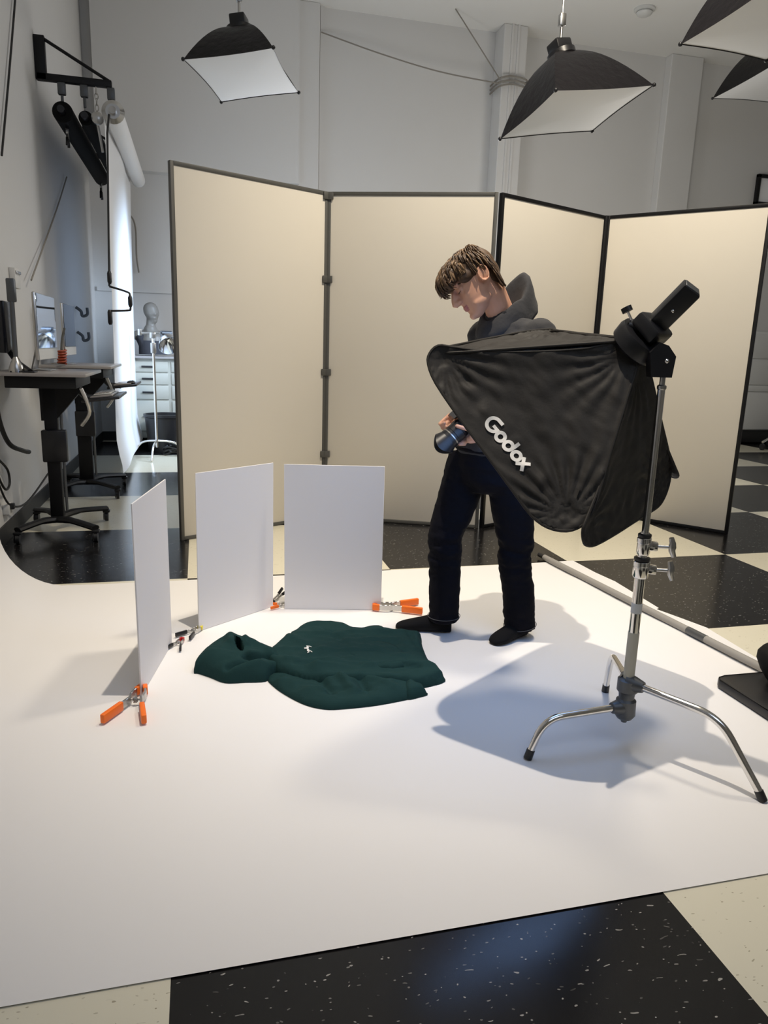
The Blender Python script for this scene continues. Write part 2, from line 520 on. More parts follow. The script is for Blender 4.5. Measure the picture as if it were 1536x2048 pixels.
b = B(); tube(b, [(-1.10, 1.2, 3.36), (-1.10, 4.35, 3.36)], 0.025, 12); finish('core_tube', b, M['tube_grey'], t)
# aluminium tube lying along the right end of the paper
t = thing('crossbar_tube', 'long grey tube lying along the right end of the white floor paper', 'tube', (2.3, 3.2, 0.026))
b = B(); tube(b, [(2.196, 4.235, 0.026), (2.379, 2.445, 0.026)], 0.0185, 18); finish('tube', b, M['tube_grey'], t)
b = B(); tube(b, [(2.19, 4.30, 0.026), (2.196, 4.235, 0.026)], 0.015, 14); box(b, (2.215, 4.25, 0.02), (0.05, 0.06, 0.025), bev=0.006); finish('end_cap', b, M['black_plastic'], t)
b = B(); p0, p1 = V((2.196, 4.235, 0.026)), V((2.42, 2.05, 0.026)); tube(b, [p0.lerp(p1, 0.60), p0.lerp(p1, 0.655)], 0.0195, 18); finish('sticker', b, M['cast'], t)

# ------------------------------------------------------------------ folding screens
PA, PB, PC, PD, PE = [V((x, y, 0)) for x, y in ((-0.1506, 5.0671), (0.9452, 5.6282), (2.0871, 5.1498), (3.2234, 5.6588), (4.0098, 4.7144))]
SH = 2.44
def screen_panel(a, bb, fm, root):
    d = (bb - a); L = d.length; d.normalize()
    nrm = V((d.y, -d.x, 0))                    # towards the camera side
    R = Matrix(((d.x, nrm.x, 0), (d.y, nrm.y, 0), (0, 0, 1)))
    fr = B()
    w, th = 0.026, 0.034
    g = 0.004
    for s in (g + w / 2, L - g - w / 2):
        box(fr, a + d * s + V((0, 0, SH / 2)), (w, th, SH), R, 0.004)
    for z in (w / 2 + 0.002, SH - w / 2):
        box(fr, a + d * (L / 2) + V((0, 0, z)), (L - 2 * g - 2 * w + 0.002, th * 0.98, w), R, 0.003)
    fb = B()
    box(fb, a + d * (L / 2) + V((0, 0, SH / 2)), (L - 2 * w - 2 * g + 0.004, 0.022, SH - 2 * w + 0.004), R, 0.002)
    p = finish('panel', fb, M['cream'], root)
    finish('frame', fr, fm, root)
    return d, nrm, R
t = thing('folding_screen', 'tall cream two-leaf screen with grey frames, left of the pair', 'folding screen', PB)
d1, n1, R1 = screen_panel(PA, PB, M['grey_frame'], t)
d2, n2, R2 = screen_panel(PB, PC, M['grey_frame'], t)
for z in (2.41, 1.83, 1.15, 0.52):
    b = B()
    for s, dd, nn, RR in ((-1, d1, n1, R1), (1, d2, n2, R2)):
        box(b, PB + dd * s * 0.024 + nn * 0.020 + V((0, 0, z)), (0.05, 0.012, 0.05), RR, 0.003)
    finish('hinge_clip', b, M['grey_frame'], t)
t = thing('folding_screen', 'tall cream two-leaf screen with black frames, right of the pair', 'folding screen', PD)
d3, n3, R3 = screen_panel(PC + V((0.012, 0, 0)), PD, M['black_frame'], t)
d4, n4, R4 = screen_panel(PD + V((0.012, -0.01, 0)), PE, M['black_frame'], t)
b = B(); box(b, PD + V((0.0, -0.025, SH / 2)), (0.03, 0.02, SH), None, 0.003); finish('hinge', b, M['black_frame'], t)

# ------------------------------------------------------------------ hanging softboxes (local: diffuser centre at origin facing down)
def softbox_parts(root, w, h, depth=0.44, mw=None):
    """mw: matrix of the box (tilted) in world; parts are modelled in world space"""
    NS = 9
    def ring(s, inset=0.0):
        # s=0 at the front edge, 1 at the speed ring; bent rods give a domed side
        k = 1 - 0.80 * s
        z = depth * (1 - (1 - s) ** 1.55)
        a, c = max(w / 2 * k, 0.085) - inset, max(h / 2 * k, 0.085) - inset
        pts = []
        for (sx, sy, ex, ey) in ((-1, -1, 1, -1), (1, -1, 1, 1), (1, 1, -1, 1), (-1, 1, -1, -1)):
            for q in range(8):
                u = q / 8
                x = (sx + (ex - sx) * u) * a
                y = (sy + (ey - sy) * u) * c
                bow = 1 - 0.05 * math.sin(u * PI) * (1 - s)
                pts.append((x * (bow if sx == ex else 1), y * (bow if sy == ey else 1), z))
        return pts
    b = B()
    loft(b, [[mw @ V(p) for p in ring(i / NS)] for i in range(NS + 1)], caps=False)
    bmesh.ops.solidify(b, geom=b.faces[:], thickness=0.004)
    sh = finish('shell', b, M['ceil_box'], root, angle=50)
    b = B()
    front = ring(0.0, 0.004)
    c0 = b.verts.new(mw @ V((0, 0, -0.012)))
    mid = [b.verts.new(mw @ V((p[0] * 0.6, p[1] * 0.6, -0.008))) for p in front]
    out = [b.verts.new(mw @ V((p[0], p[1], 0.006))) for p in front]
    n = len(front)
    for i in range(n):
        b.faces.new((c0, mid[i], mid[(i + 1) % n]))
        b.faces.new((mid[i], out[i], out[(i + 1) % n], mid[(i + 1) % n]))
    finish('diffuser', b, M['diffuser'], root)
    for sx, sy in ((-1, -1), (1, -1), (1, 1), (-1, 1)):
        b = B(); ball(b, mw @ V((sx * w / 2, sy * h / 2, 0.004)), 0.016, u=10, v=8); finish('rod_tip', b, M['black_plastic'], root)
    b = B(); lathe(b, [(0.085, depth - 0.03), (0.11, depth - 0.01), (0.11, depth + 0.03), (0.08, depth + 0.04)], 24, mw); finish('speed_ring', b, M['black_plastic'], root)
    top = mw @ V((0, 0, depth + 0.06))
    b = B(); box(b, mw @ V((0, 0, depth + 0.075)), (0.13, 0.15, 0.08), mw.to_3x3(), 0.012); finish('lamp_head', b, M['black_plastic'], root)
    b = B()
    tube(b, [top, top + V((0, 0, 0.16))], 0.012, 10)
    box(b, top + V((0, 0, 0.2)), (0.05, 0.05, 0.09), None, 0.008)
    box(b, top + V((0.012, 0, 0.5)), (0.05, 0.04, 0.11), None, 0.008)
    tube(b, [top + V((0, 0, 0.16)), V((top.x, top.y, CZ))], 0.006, 8)
    lathe(b, [(0.05, CZ - 0.03), (0.06, CZ)], 16, Matrix.Translation((top.x, top.y, 0)))
    finish('hanger', b, M['steel'], root)

def hang_softbox(label, c, rz, rx, ry, w, h, depth=0.44):
    mw = Matrix.Translation(V(c)) @ Matrix.Rotation(rz, 4, 'Z') @ Matrix.Rotation(rx, 4, 'X') @ Matrix.Rotation(ry, 4, 'Y')
    t = thing('hanging_softbox', label, 'softbox', c, 0, 'softboxes hanging from the ceiling')
    softbox_parts(t, w, h, depth, mw=mw)
    return t
hang_softbox('black softbox hanging above the grey-framed screen, farthest left of the hanging ones', (0.442, 6.877, 3.525), -0.33, -0.009, -0.114, 0.72, 0.985, 0.35)
hang_softbox('black softbox hanging above the black-framed screen, largest one shown whole', (2.947, 5.778, 3.206), -1.315, 0.211, -0.257, 0.703, 0.998)
hang_softbox('black softbox at the upper right, cut off by the top edge', (3.93, 4.9, 3.62), -1.28, 0.10, -0.20, 0.703, 0.998)
hang_softbox('black softbox at the right edge, cut off, behind the others', (6.86, 8.35, 4.62), -1.25, 0.15, -0.22, 0.85, 1.2)

# cords tied round the column of the back wall
t = thing('tied_cord', 'thin grey cord knotted round the fluted wall column above the screens', 'cord', (4.2, 10.15, 4.85))
b = B()
for k in range(3):
    z = 4.83 + 0.05 * k
    tube(b, curve([(4.03, 10.52, z), (4.02, 10.15, z - 0.01), (4.2, 10.13, z + 0.03), (4.42, 10.15, z), (4.43, 10.52, z + 0.02)], 6), 0.011, 8)
finish('knot', b, M['rope'], t)
b = B(); tube(b, curve([(1.64, 10.42, 5.28), (2.4, 10.3, 5.08), (3.2, 10.22, 4.93), (4.02, 10.16, 4.86)], 8), 0.009, 8); finish('sagging_line', b, M['rope'], t)
b = B(); tube(b, [(4.03, 10.15, 4.90), (3.30, 10.0, 5.6)], 0.008, 8); finish('upper_line', b, M['rope'], t)

# ------------------------------------------------------------------ left wall: bracket with paper rolls
BY = 7.39
t = thing('roller_bracket', 'black triangular wall bracket carrying the paper rolls at upper left', 'bracket', (WX, BY, 3.5))
for yy in (BY, 10.15):
    b = B()
    box(b, (WX + 0.045, yy, 3.65), (0.085, 0.06, 0.34), None, 0.004)
    box(b, (WX + 0.31, yy, 3.505), (0.60, 0.06, 0.055), None, 0.004)
    tube(b, [(WX + 0.06, yy, 3.81), (WX + 0.59, yy, 3.53)], 0.014, 8)
    finish('triangle_frame', b, M['black_frame'], t)
for k, x in enumerate((-1.08, -0.90, -0.68)):
    b = B(); box(b, (x, BY, 3.43), (0.065, 0.05, 0.10), None, 0.01); tube(b, [(x, BY, 3.38), (x, BY, 3.30)], 0.012, 8); finish('hook', b, M['cast'], t)
def roll_thing(label, x, z, r, y0, y1, m, core, dz=0.0):
    t = thing('paper_roll', label, 'paper roll', (x, (y0 + y1) / 2, z), 0, 'paper rolls on the wall bracket')
    b = B(); tube(b, [(x, y0, z), (x, y1, z + dz)], r, 22); finish('rolled_paper', b, m, t)
    b = B(); tube(b, [(x, y0 - 0.10, z), (x, y1 + 0.08, z + dz)], 0.03, 14); finish('core', b, core, t)
    return t
roll_thing('black paper roll nearest the wall on the upper left bracket', -1.08, 3.24, 0.085, 7.36, 10.05, M['black_matte'], M['black_plastic'])
roll_thing('black paper roll on the middle hook between the wall roll and the white one', -0.90, 3.22, 0.06, 7.4, 10.05, M['black_matte'], M['black_plastic'])
t = roll_thing('white paper roll on the outer hook with its sheet hanging to the floor', -0.65, 3.23, 0.08, 7.2, 9.95, M['hung_paper'], M['chrome'])
b = B()
cols = []
NYP = 12
zs = [3.21, 2.8, 2.4, 2.0, 1.6, 1.2, 0.9, 0.6, 0.42, 0.28, 0.18, 0.12, 0.10]
for j in range(NYP + 1):
    f = j / NYP
    y = 7.2 + 2.6 * f
    c = []
    for z in zs:
        x = -0.725 - 0.045 * ((3.21 - z) / 3.1) + 0.012 * math.sin(f * 9 + z)
        curl = max(0, 0.5 - z)
        x += curl * curl * 0.5 - 0.25 * max(0, 0.2 - z)
        c.append(b.verts.new((x, y + 0.12 * curl * (1 - f), z - 0.02 * math.sin(f * 4) * (z < 0.3))))
    cols.append(c)
for a, c in zip(cols, cols[1:]):
    for i in range(len(a) - 1):
        b.faces.new((a[i], a[i + 1], c[i + 1], c[i]))
finish('hanging_sheet', b, M['hung_paper'], t)
b = B(); lathe(b, [(0.09, 0), (0.095, 0.02), (0.06, 0.05)], 20, axis_m((-0.65, 7.19, 3.23), (0, -1, 0))); finish('end_cap', b, M['steel'], t)
b = B()
tube(b, [(-0.68, 7.13, 3.2), (-0.70, 7.12, 3.05), (-0.745, 7.12, 1.80)], 0.009, 8)
tube(b, curve([(-0.745, 7.12, 1.80), (-0.60, 7.12, 1.76), (-0.575, 7.12, 1.73), (-0.575, 7.12, 1.62), (-0.60, 7.12, 1.60), (-0.745, 7.12, 1.59)], 5), 0.009, 8)
finish('crank_rod', b, M['black_plastic'], t)
for (x, z0, z1) in ((-0.575, 1.73, 1.63), (-0.752, 1.60, 1.47), (-0.74, 1.93, 1.82)):
    b = B(); tube(b, [(x, 7.12, z0), (x, 7.12, z0 - 0.02), (x, 7.12, z1 + 0.02), (x, 7.12, z1)], [0.012, 0.02, 0.02, 0.012], 10); finish('crank_grip', b, M['black_plastic'], t)

# silver chain pulley hanging between hooks
t = thing('chain_hoist', 'small silver hook and chain dangling from the wall bracket beside the white roll', 'chain', (-0.80, BY - 0.02, 3.45))
b = B()
for k in range(4):
    c = V((-0.80, BY - 0.02, 3.44 - k * 0.045))
    ax = V((1, 0, 0)) if k % 2 else V((0, 1, 0))
    tube(b, [c + (ax * math.cos(a) * 0.014 + V((0, 0, 1)) * math.sin(a) * 0.028) for a in [2 * PI * i / 10 for i in range(10)]], 0.005, 6, closed=True)
finish('chain', b, M['steel'], t)
b = B(); lathe(b, [(0.02, 0.03), (0.05, 0.02), (0.05, -0.02), (0.02, -0.03)], 18, axis_m((-0.80, BY - 0.02, 3.22), (0, 1, 0))); tube(b, [(-0.80, BY - 0.02, 3.16), (-0.77, BY - 0.02, 2.95)], 0.012, 8); finish('pulley', b, M['steel'], t)

# wall oddments
def wall_cable(label, pts, r, m, name='wall_cable', cat='cable', n=8):
    b = B(); tube(b, curve(pts, n), r, 8)
    return tag(finish(name, b, m), label, cat)
wall_cable('black cord running down the left wall near the top left corner', [(WX + 0.02, 6.72, 3.9), (WX + 0.02, 6.25, 3.16), (WX + 0.02, 5.84, 2.54)], 0.008, M['cable'])
wall_cable('thin grey cord slanting down the wall to the glossy desk screen', [(WX + 0.02, 8.6, 2.95), (WX + 0.02, 7.85, 2.51), (WX + 0.05, 6.35, 1.77)], 0.007, M['rope'])
wall_cable('thick black hose looping down below the desk', [(WX + 0.05, 5.05, 1.08), (WX + 0.04, 5.1, 0.85), (WX + 0.06, 5.22, 0.66), (WX + 0.10, 5.42, 0.58), (WX + 0.12, 5.5, 0.56)], 0.016, M['cable'])
wall_cable('black looped flex hanging low on the wall under the near workstation', [(WX + 0.03, 4.98, 0.62), (WX + 0.03, 5.02, 0.48), (WX + 0.04, 5.12, 0.37), (WX + 0.04, 5.24, 0.38), (WX + 0.04, 5.22, 0.48), (WX + 0.03, 5.05, 0.58)], 0.008, M['cable'])
wall_cable('black power cord sagging from the wall to the near workstation base', [(WX + 0.03, 5.02, 0.42), (WX + 0.04, 5.2, 0.25), (WX + 0.08, 5.5, 0.2), (WX + 0.16, 5.9, 0.34)], 0.007, M['cable'])
t = thing('power_socket', 'small white socket box low on the wall beside the black cords', 'socket', (WX, 5.22, 0.22))
b = B(); box(b, (WX + 0.02, 5.22, 0.22), (0.04, 0.10, 0.07), None, 0.006); finish('body', b, M['white_plastic'], t)
b = B(); box(b, (WX + 0.05, 5.22, 0.235), (0.03, 0.04, 0.04), None, 0.006); finish('plug', b, M['black_plastic'], t)
t = thing('wall_box', 'pale junction box on the left wall above the glossy screen', 'junction box', (WX, 5.95, 1.75))
b = B(); box(b, (WX + 0.02, 5.95, 1.75), (0.04, 0.16, 0.14), None, 0.006); finish('body', b, M['wall'], t)
b = B(); box(b, (WX + 0.045, 5.95, 1.79), (0.01, 0.14, 0.02), None, 0.003); finish('cover_lip', b, M['steel'], t)
for lab, y, z in (('grey cleat on the wall beside the white hanging sheet, upper of two', 8.75, 1.62), ('dark curved cleat on the wall beside the white hanging sheet, lower of two', 8.75, 1.36)):
    b = B(); tube(b, curve([(WX + 0.01, y, z + 0.05), (WX + 0.06, y, z + 0.01), (WX + 0.07, y + 0.02, z - 0.04), (WX + 0.12, y + 0.03, z - 0.02), (WX + 0.12, y + 0.03, z + 0.05)], 5), 0.016, 8)
    tag(finish('wall_cleat', b, M['cast']), lab, 'cleat', 'wall cleats')

# ------------------------------------------------------------------ spring clamps (local: jaws towards +x, lying flat, z up)
def clamp_parts(root, m, m_tip, m_grip, s=1.0):
    """m = world matrix; open A-shaped clamp"""
    def arm(sy):
        b = B()
        zc = 0.016 * s
        # stamped arm: jaw - pivot - handle
        path = [(0.075, 0.010 * sy), (0.045, 0.020 * sy), (0.02, 0.022 * sy), (0.0, 0.018 * sy), (-0.025, 0.026 * sy), (-0.05, 0.036 * sy)]
        for (x0, q0), (x1, q1) in zip(path, path[1:]):
            L = math.hypot(x1 - x0, q1 - q0)
            R = m.to_3x3() @ Matrix.Rotation(math.atan2(q1 - q0, x1 - x0), 3, 'Z')
            c = m @ V(((x0 + x1) / 2 * s, (q0 + q1) / 2 * s, zc))
            box(b, c, ((L + 0.004) * s, 0.008 * s, 0.026 * s), R, 0.0015 * s, 1)
        o = finish('arm', b, M['steel'], root)
        b = B()
        p0, p1 = V((-0.042, 0.033 * sy)), V((-0.135, 0.066 * sy))
        dlt = p1 - p0
        R = m.to_3x3() @ Matrix.Rotation(math.atan2(dlt.y, dlt.x), 3, 'Z')
        mid = (p0 + p1) / 2
        box(b, m @ V((mid.x * s, mid.y * s, zc)), (dlt.length * s, 0.017 * s, 0.031 * s), R, 0.004 * s, 2)
        finish('grip', b, m_grip, o)
        b = B()
        box(b, m @ V((0.075 * s, 0.011 * sy * s, zc)), (0.034 * s, 0.016 * s, 0.030 * s), m.to_3x3() @ Matrix.Rotation(-0.3 * sy, 3, 'Z'), 0.004 * s, 2)
        finish('jaw_tip', b, m_tip, o)
    arm(1); arm(-1)
    b = B()
    cc = [m @ V((0.006 * s * math.cos(a) - 0.002 * s, 0.006 * s * math.sin(a), (0.006 + 0.020 * a / (2 * PI * 4)) * s)) for a in [i * 2 * PI / 10 for i in range(41)]]
    tube(b, cc, 0.0018 * s, 6)
    tube(b, [m @ V((0, -0.02 * s, 0.016 * s)), m @ V((0, 0.02 * s, 0.016 * s))], 0.004 * s, 8)
    finish('spring', b, M['steel'], root)

def clamp(label, loc, ang, tip, grip, s=1.0, tilt=None):
    m = Matrix.Translation(V(loc)) @ Matrix.Rotation(ang, 4, 'Z')
    if tilt:
        m = m @ Euler(tilt).to_matrix().to_4x4()
    t = thing('spring_clamp', label, 'clamp', loc, 0, 'clamps on the foam boards')
    clamp_parts(t, m, M[tip], M[grip], s)
    return t
# ------------------------------------------------------------------ foam boards
def board(label, a, bb, lean=(0, 0)):
    a, bb = V((*a, 0.005)), V((*bb, 0.005))
    d = bb - a; L = d.length; d.normalize()
    nrm = V((d.y, -d.x, 0))
    up = (V((0, 0, 1)) + d * lean[0] + nrm * lean[1]).normalized()
    nn = d.cross(up).normalized()
    R = Matrix(((d.x, nn.x, up.x), (d.y, nn.y, up.y), (d.z, nn.z, up.z)))
    b = B(); box(b, a + d * L / 2 + up * 0.381, (L, 0.006, 0.762), R, 0.001, 1)
    return tag(finish('foam_board', b, M['foam']), label, 'foam board', 'white foam boards round the hoodie')
board('white foam board standing at the left, seen nearly edge-on', (-0.245, 2.735), (-0.148, 3.232), (-0.012, 0))
board('white foam board angled in the middle of the three', (-0.028, 3.362), (0.350, 3.645), (0.006, 0))
board('white foam board facing front, nearest the standing person', (0.407, 3.60), (0.900, 3.502), (-0.004, 0))
clamp('large orange-handled clamp on the near foot of the left foam board', (-0.258, 2.66, 0.010), math.radians(78), 'orange', 'orange', 1.12)
clamp('large orange-handled clamp by the dark sock at the right foam board corner', (0.955, 3.487, 0.010), math.radians(172), 'orange', 'orange', 1.12)
clamp('black clamp with red tips behind the left foam board', (-0.115, 3.205, 0.010), math.radians(70), 'red', 'black_plastic', 0.55)
clamp('black clamp with yellow tips at the near corner of the middle foam board', (-0.048, 3.335, 0.010), math.radians(52), 'yellow', 'black_plastic', 0.62)
clamp('small clamp with orange grips between the middle and front foam boards', (0.396, 3.628, 0.010), math.radians(8), 'black_plastic', 'orange', 0.5)
clamp('small all-black clamp pinched behind the middle foam board far edge', (0.385, 3.70, 0.030), math.radians(215), 'black_plastic', 'black_plastic', 0.5, (0.2, 0.5, 0))

# ------------------------------------------------------------------ green hoodie on the paper
GH = thing('hoodie', 'dark green hooded sweatshirt laid flat on the white paper', 'hoodie', (0.55, 2.9, 0))
BODY = [(0.285, 3.032), (0.37, 3.149), (0.437, 3.223), (0.536, 3.244), (0.671, 3.19), (0.832, 3.144), (0.984, 3.087), (0.964, 2.988), (0.943, 2.814), (0.958, 2.665), (0.951, 2.633), (0.863, 2.598), (0.739, 2.607), (0.604, 2.65), (0.485, 2.672), (0.37, 2.72), (0.279, 2.817), (0.251, 2.921)]
SLN = [(0.246, 2.790), (0.29, 2.825), (0.345, 2.81), (0.416, 2.756), (0.557, 2.726), (0.695, 2.682), (0.80, 2.640), (0.824, 2.594), (0.842, 2.555), (0.816, 2.525), (0.648, 2.489), (0.51, 2.483), (0.435, 2.493), (0.366, 2.542), (0.305, 2.63), (0.264, 2.715)]
SLF = [(0.371, 3.161), (0.442, 3.26), (0.507, 3.295), (0.592, 3.287), (0.658, 3.243), (0.702, 3.197), (0.785, 3.202), (0.841, 3.18), (0.826, 3.101), (0.654, 3.101), (0.519, 3.136)]
HOOD = [(-0.047, 2.9), (-0.039, 2.968), (0.021, 3.083), (0.079, 3.128), (0.128, 3.142), (0.163, 3.136), (0.216, 3.07), (0.259, 3.014), (0.299, 2.969), (0.332, 2.88), (0.301, 2.825), (0.268, 2.807), (0.234, 2.768), (0.154, 2.774), (0.075, 2.784), (0.017, 2.845), (-0.031, 2.892)]
def gauss(p, a, bb, w):
    return math.exp(-(seg_dist(p, a, bb) / w) ** 2)
def flat_cloth(name, outline, base, h, edge, folds, step=0.014, m='green', noise_amp=0.006, curl=0.0, smooth_curve=True, sh=None, hx=None, hole=None):
    poly = [(p.x, p.y) for p in closed_curve([(x, y, 0) for x, y in outline], 4)] if smooth_curve else outline
    pts, tris, dist = fill(poly, step)
    b = B()
    def ztop(x, y, d):
        q = min(1, d / edge)
        k = math.sqrt(max(0, 1 - (1 - q) ** 2))
        z = h * k * (hx(x, y) if hx else 1)
        for (a, bb, w, amp) in folds:
            z += amp * gauss((x, y), a, bb, w) * min(1, k * 1.6)
        z += noise_amp * k * (noise.noise(V((x * 9, y * 16, 3.1))) + 0.5 * noise.noise(V((x * 24, y * 30, 1.7))))
        if sh:
            z += sh(x, y) * k
        return base + max(z, 0.001)
    top = [b.verts.new((x, y, ztop(x, y, d))) for (x, y), d in zip(pts, dist)]
    bot = {}
    for i, d in enumerate(dist):
        if d < 1e-5:
            bot[i] = b.verts.new((pts[i][0], pts[i][1], 0.006))
    cnt = {}
    for f in tris:
        if hole and hole(sum(pts[i][0] for i in f) / 3, sum(pts[i][1] for i in f) / 3):
            continue
        b.faces.new([top[i] for i in f])
        for i in range(3):
            e = (f[i], f[(i + 1) % 3])
            cnt.setdefault(tuple(sorted(e)), []).append(e)
    for k, es in cnt.items():
        if len(es) == 1:
            i, j = es[0]
            if not (i in bot and j in bot):
                for q in (i, j):
                    if q not in bot: bot[q] = b.verts.new((pts[q][0], pts[q][1], 0.007))
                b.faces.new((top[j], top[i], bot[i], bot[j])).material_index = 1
                continue
            b.faces.new((top[j], top[i], bot[i], bot[j]))
    o = finish(name, b, [M[m], M['green_shade']] if hole else M[m], GH, angle=80)
    return o, ztop, poly
body_folds = [((0.25, 2.90), (0.45, 2.75), 0.03, 0.016), ((0.45, 2.77), (0.92, 2.70), 0.022, 0.018), ((0.36, 3.12), (0.42, 3.02), 0.02, 0.010),
              ((0.56, 3.18), (0.60, 2.98), 0.018, -0.010), ((0.60, 3.02), (0.84, 3.00), 0.02, 0.008), ((0.30, 2.97), (0.40, 2.96), 0.012, 0.008),
              ((0.62, 2.98), (0.86, 2.78), 0.03, 0.010), ((0.70, 2.73), (0.86, 2.685), 0.012, -0.016), ((0.33, 2.84), (0.55, 2.80), 0.014, 0.012), ((0.36, 2.80), (0.62, 2.745), 0.010, -0.014), ((0.42, 3.13), (0.62, 3.10), 0.014, 0.010), ((0.62, 3.12), (0.90, 3.07), 0.012, 0.010), ((0.44, 2.93), (0.70, 2.88), 0.014, 0.009), ((0.55, 2.84), (0.66, 2.78), 0.012, 0.010),
              ((0.50, 2.98), (0.52, 2.80), 0.03, 0.008), ((0.92, 3.06), (0.925, 2.70), 0.012, -0.010)]
_, ZB, _ = flat_cloth('torso', BODY, 0.012, 0.046, 0.030, body_folds, step=0.011, noise_amp=0.010)
flat_cloth('sleeve', SLN, 0.010, 0.034, 0.07, [((0.30, 2.72), (0.44, 2.60), 0.025, 0.012), ((0.45, 2.69), (0.47, 2.57), 0.018, -0.022), ((0.53, 2.68), (0.56, 2.56), 0.022, 0.022),
           ((0.60, 2.65), (0.61, 2.58), 0.018, -0.02), ((0.64, 2.66), (0.72, 2.56), 0.02, 0.014), ((0.36, 2.66), (0.60, 2.53), 0.015, -0.008)], step=0.010, noise_amp=0.012, hx=lambda x, y: 0.35 + 0.65 * max(0, min(1, (x - 0.22) / 0.25)))
flat_cloth('sleeve', SLF, 0.008, 0.050, 0.045, [((0.45, 3.25), (0.65, 3.24), 0.02, 0.006)], noise_amp=0.008)
# ribbed hem and cuff
flat_cloth('hem_rib', [(0.925, 3.10), (0.990, 3.085), (0.970, 2.985), (0.950, 2.812), (0.965, 2.662), (0.955, 2.630), (0.905, 2.612), (0.90, 2.66), (0.895, 2.81), (0.915, 2.99)], 0.012, 0.030, 0.03, [], noise_amp=0.004)
flat_cloth('cuff', [(0.79, 2.625), (0.822, 2.62), (0.832, 2.592), (0.850, 2.575), (0.846, 2.55), (0.855, 2.535), (0.82, 2.522), (0.765, 2.512), (0.76, 2.57)], 0.012, 0.038, 0.035, [], step=0.010, noise_amp=0.004)
# hood: raised dome with the face opening folded towards the neck
def hood_shape(x, y):
    # broad crest from the tip; a dark hollow where the face opening is folded; creases towards the neck
    z = 0.018 * gauss((x, y), (0.03, 2.93), (0.13, 3.04), 0.08)
    z += 0.020 * gauss((x, y), (0.105, 3.09), (0.112, 2.99), 0.026)
    z += 0.012 * gauss((x, y), (0.172, 3.05), (0.176, 2.98), 0.012)
    z += 0.016 * gauss((x, y), (0.20, 3.04), (0.275, 2.93), 0.028)
    z += 0.014 * gauss((x, y), (0.185, 2.90), (0.23, 2.86), 0.022)
    z -= 0.060 * gauss((x, y), (0.170, 2.885), (0.32, 2.860), 0.016)
    z -= 0.035 * gauss((x, y), (0.09, 2.815), (0.20, 2.85), 0.014)
    z += 0.012 * gauss((x, y), (0.12, 2.79), (0.27, 2.82), 0.016)
    return z
flat_cloth('hood', HOOD, 0.010, 0.066, 0.065, [], step=0.007, noise_amp=0.010, sh=hood_shape, hole=lambda x, y: ((x - 0.140 - 0.16 * (2.985 - y)) / 0.017) ** 2 + ((y - 2.985) / 0.062) ** 2 < 1)
b = B(); prism(b, [(0.125 + 0.03 * math.cos(a), 2.985 + 0.070 * math.sin(a)) for a in [2 * PI * i / 20 for i in range(20)]], 0.006, 0.009, Matrix.Translation((0.015, 0, 0))); finish('lining', b, M['green_shade'], GH)  # bottom of the hood opening, coloured darker to stand in for shade
# front pocket seam flap
flat_cloth('pocket', [(0.60, 2.93), (0.66, 3.00), (0.80, 2.955), (0.845, 2.80), (0.80, 2.70), (0.70, 2.71), (0.62, 2.79)], 0.056, 0.006, 0.02, [((0.72, 2.725), (0.82, 2.71), 0.012, 0.012)], noise_amp=0.005)
# small white script on the chest (reads from the near side to the far side)
b = B()
def script(pts, w=0.0021):
    P = []
    for (u, v) in pts:          # u along the writing, v = height of the letters
        x, y = 0.432 - v * 0.62 + u * 0.10, 2.885 + u
        P.append((x, y, ZB(x, y, 0.2) + 0.003))
    tube(b, curve(P, 4), w, 6)
script([(0.000, 0.014), (0.004, 0.004), (0.010, 0.004), (0.014, 0.014), (0.012, -0.006), (0.004, -0.020)])       # y
script([(0.014, 0.008), (0.022, 0.013), (0.020, 0.002), (0.027, 0.004), (0.030, 0.013), (0.033, 0.003)])          # u
script([(0.033, 0.003), (0.038, 0.013), (0.043, 0.012), (0.045, 0.003)])                                           # r
script([(0.052, 0.030), (0.051, 0.004), (0.056, 0.003)]); script([(0.046, 0.017), (0.058, 0.018)])                  # t
script([(0.062, 0.032), (0.061, 0.003), (0.065, 0.013), (0.071, 0.011), (0.072, 0.003)])                           # h
script([(0.076, 0.014), (0.080, 0.004), (0.086, 0.005), (0.091, 0.015), (0.088, -0.008), (0.080, -0.020)])        # y
finish('chest_lettering', b, M['logo'], GH)

# ------------------------------------------------------------------ chrome C-stand
SX, SY = 1.42, 2.05
t = thing('light_stand', 'chrome stand with three bent legs holding the black softbox', 'light stand', (SX, SY, 0))
def stand_leg(zh, foot, fr, zb):
    s, f = V((SX, SY, zh)), V((*foot, 0.012))
    dirx = V((foot[0] - SX, foot[1] - SY, 0)); L = dirx.length; dirx.normalize()
    bend = V((SX, SY, 0)) + dirx * L * fr + V((0, 0, zb))
    a0 = s + dirx * 0.04
    a1 = bend - (bend - a0).normalized() * 0.07
    a2 = bend + (f - bend).normalized() * 0.07
    arc = []
    for k in range(9):
        q = k / 8
        arc.append(a1 * (1 - q) ** 2 + bend * 2 * q * (1 - q) + a2 * q * q)
    fe = f - (f - bend).normalized() * 0.016
    b = B(); tube(b, [a0] + arc + [fe], 0.0125, 16); o = finish('leg', b, M['chrome'], t)
    b = B(); tube(b, [fe - (f - bend).normalized() * 0.012, f - V((0, 0, 0.006))], [0.0142, 0.0148], 14); finish('foot_cap', b, M['black_plastic'], o)
    b = B(); tube(b, [s, s + dirx * 0.025, s + dirx * 0.055], [0.034, 0.028, 0.019], 14); finish('leg_socket', b, M['cast'], o)
stand_leg(0.153, (1.052, 2.03), 0.86, 0.145)
stand_leg(0.243, (1.678, 1.662), 0.66, 0.228)
stand_leg(0.243, (1.584, 2.434), 0.86, 0.195)
b = B()
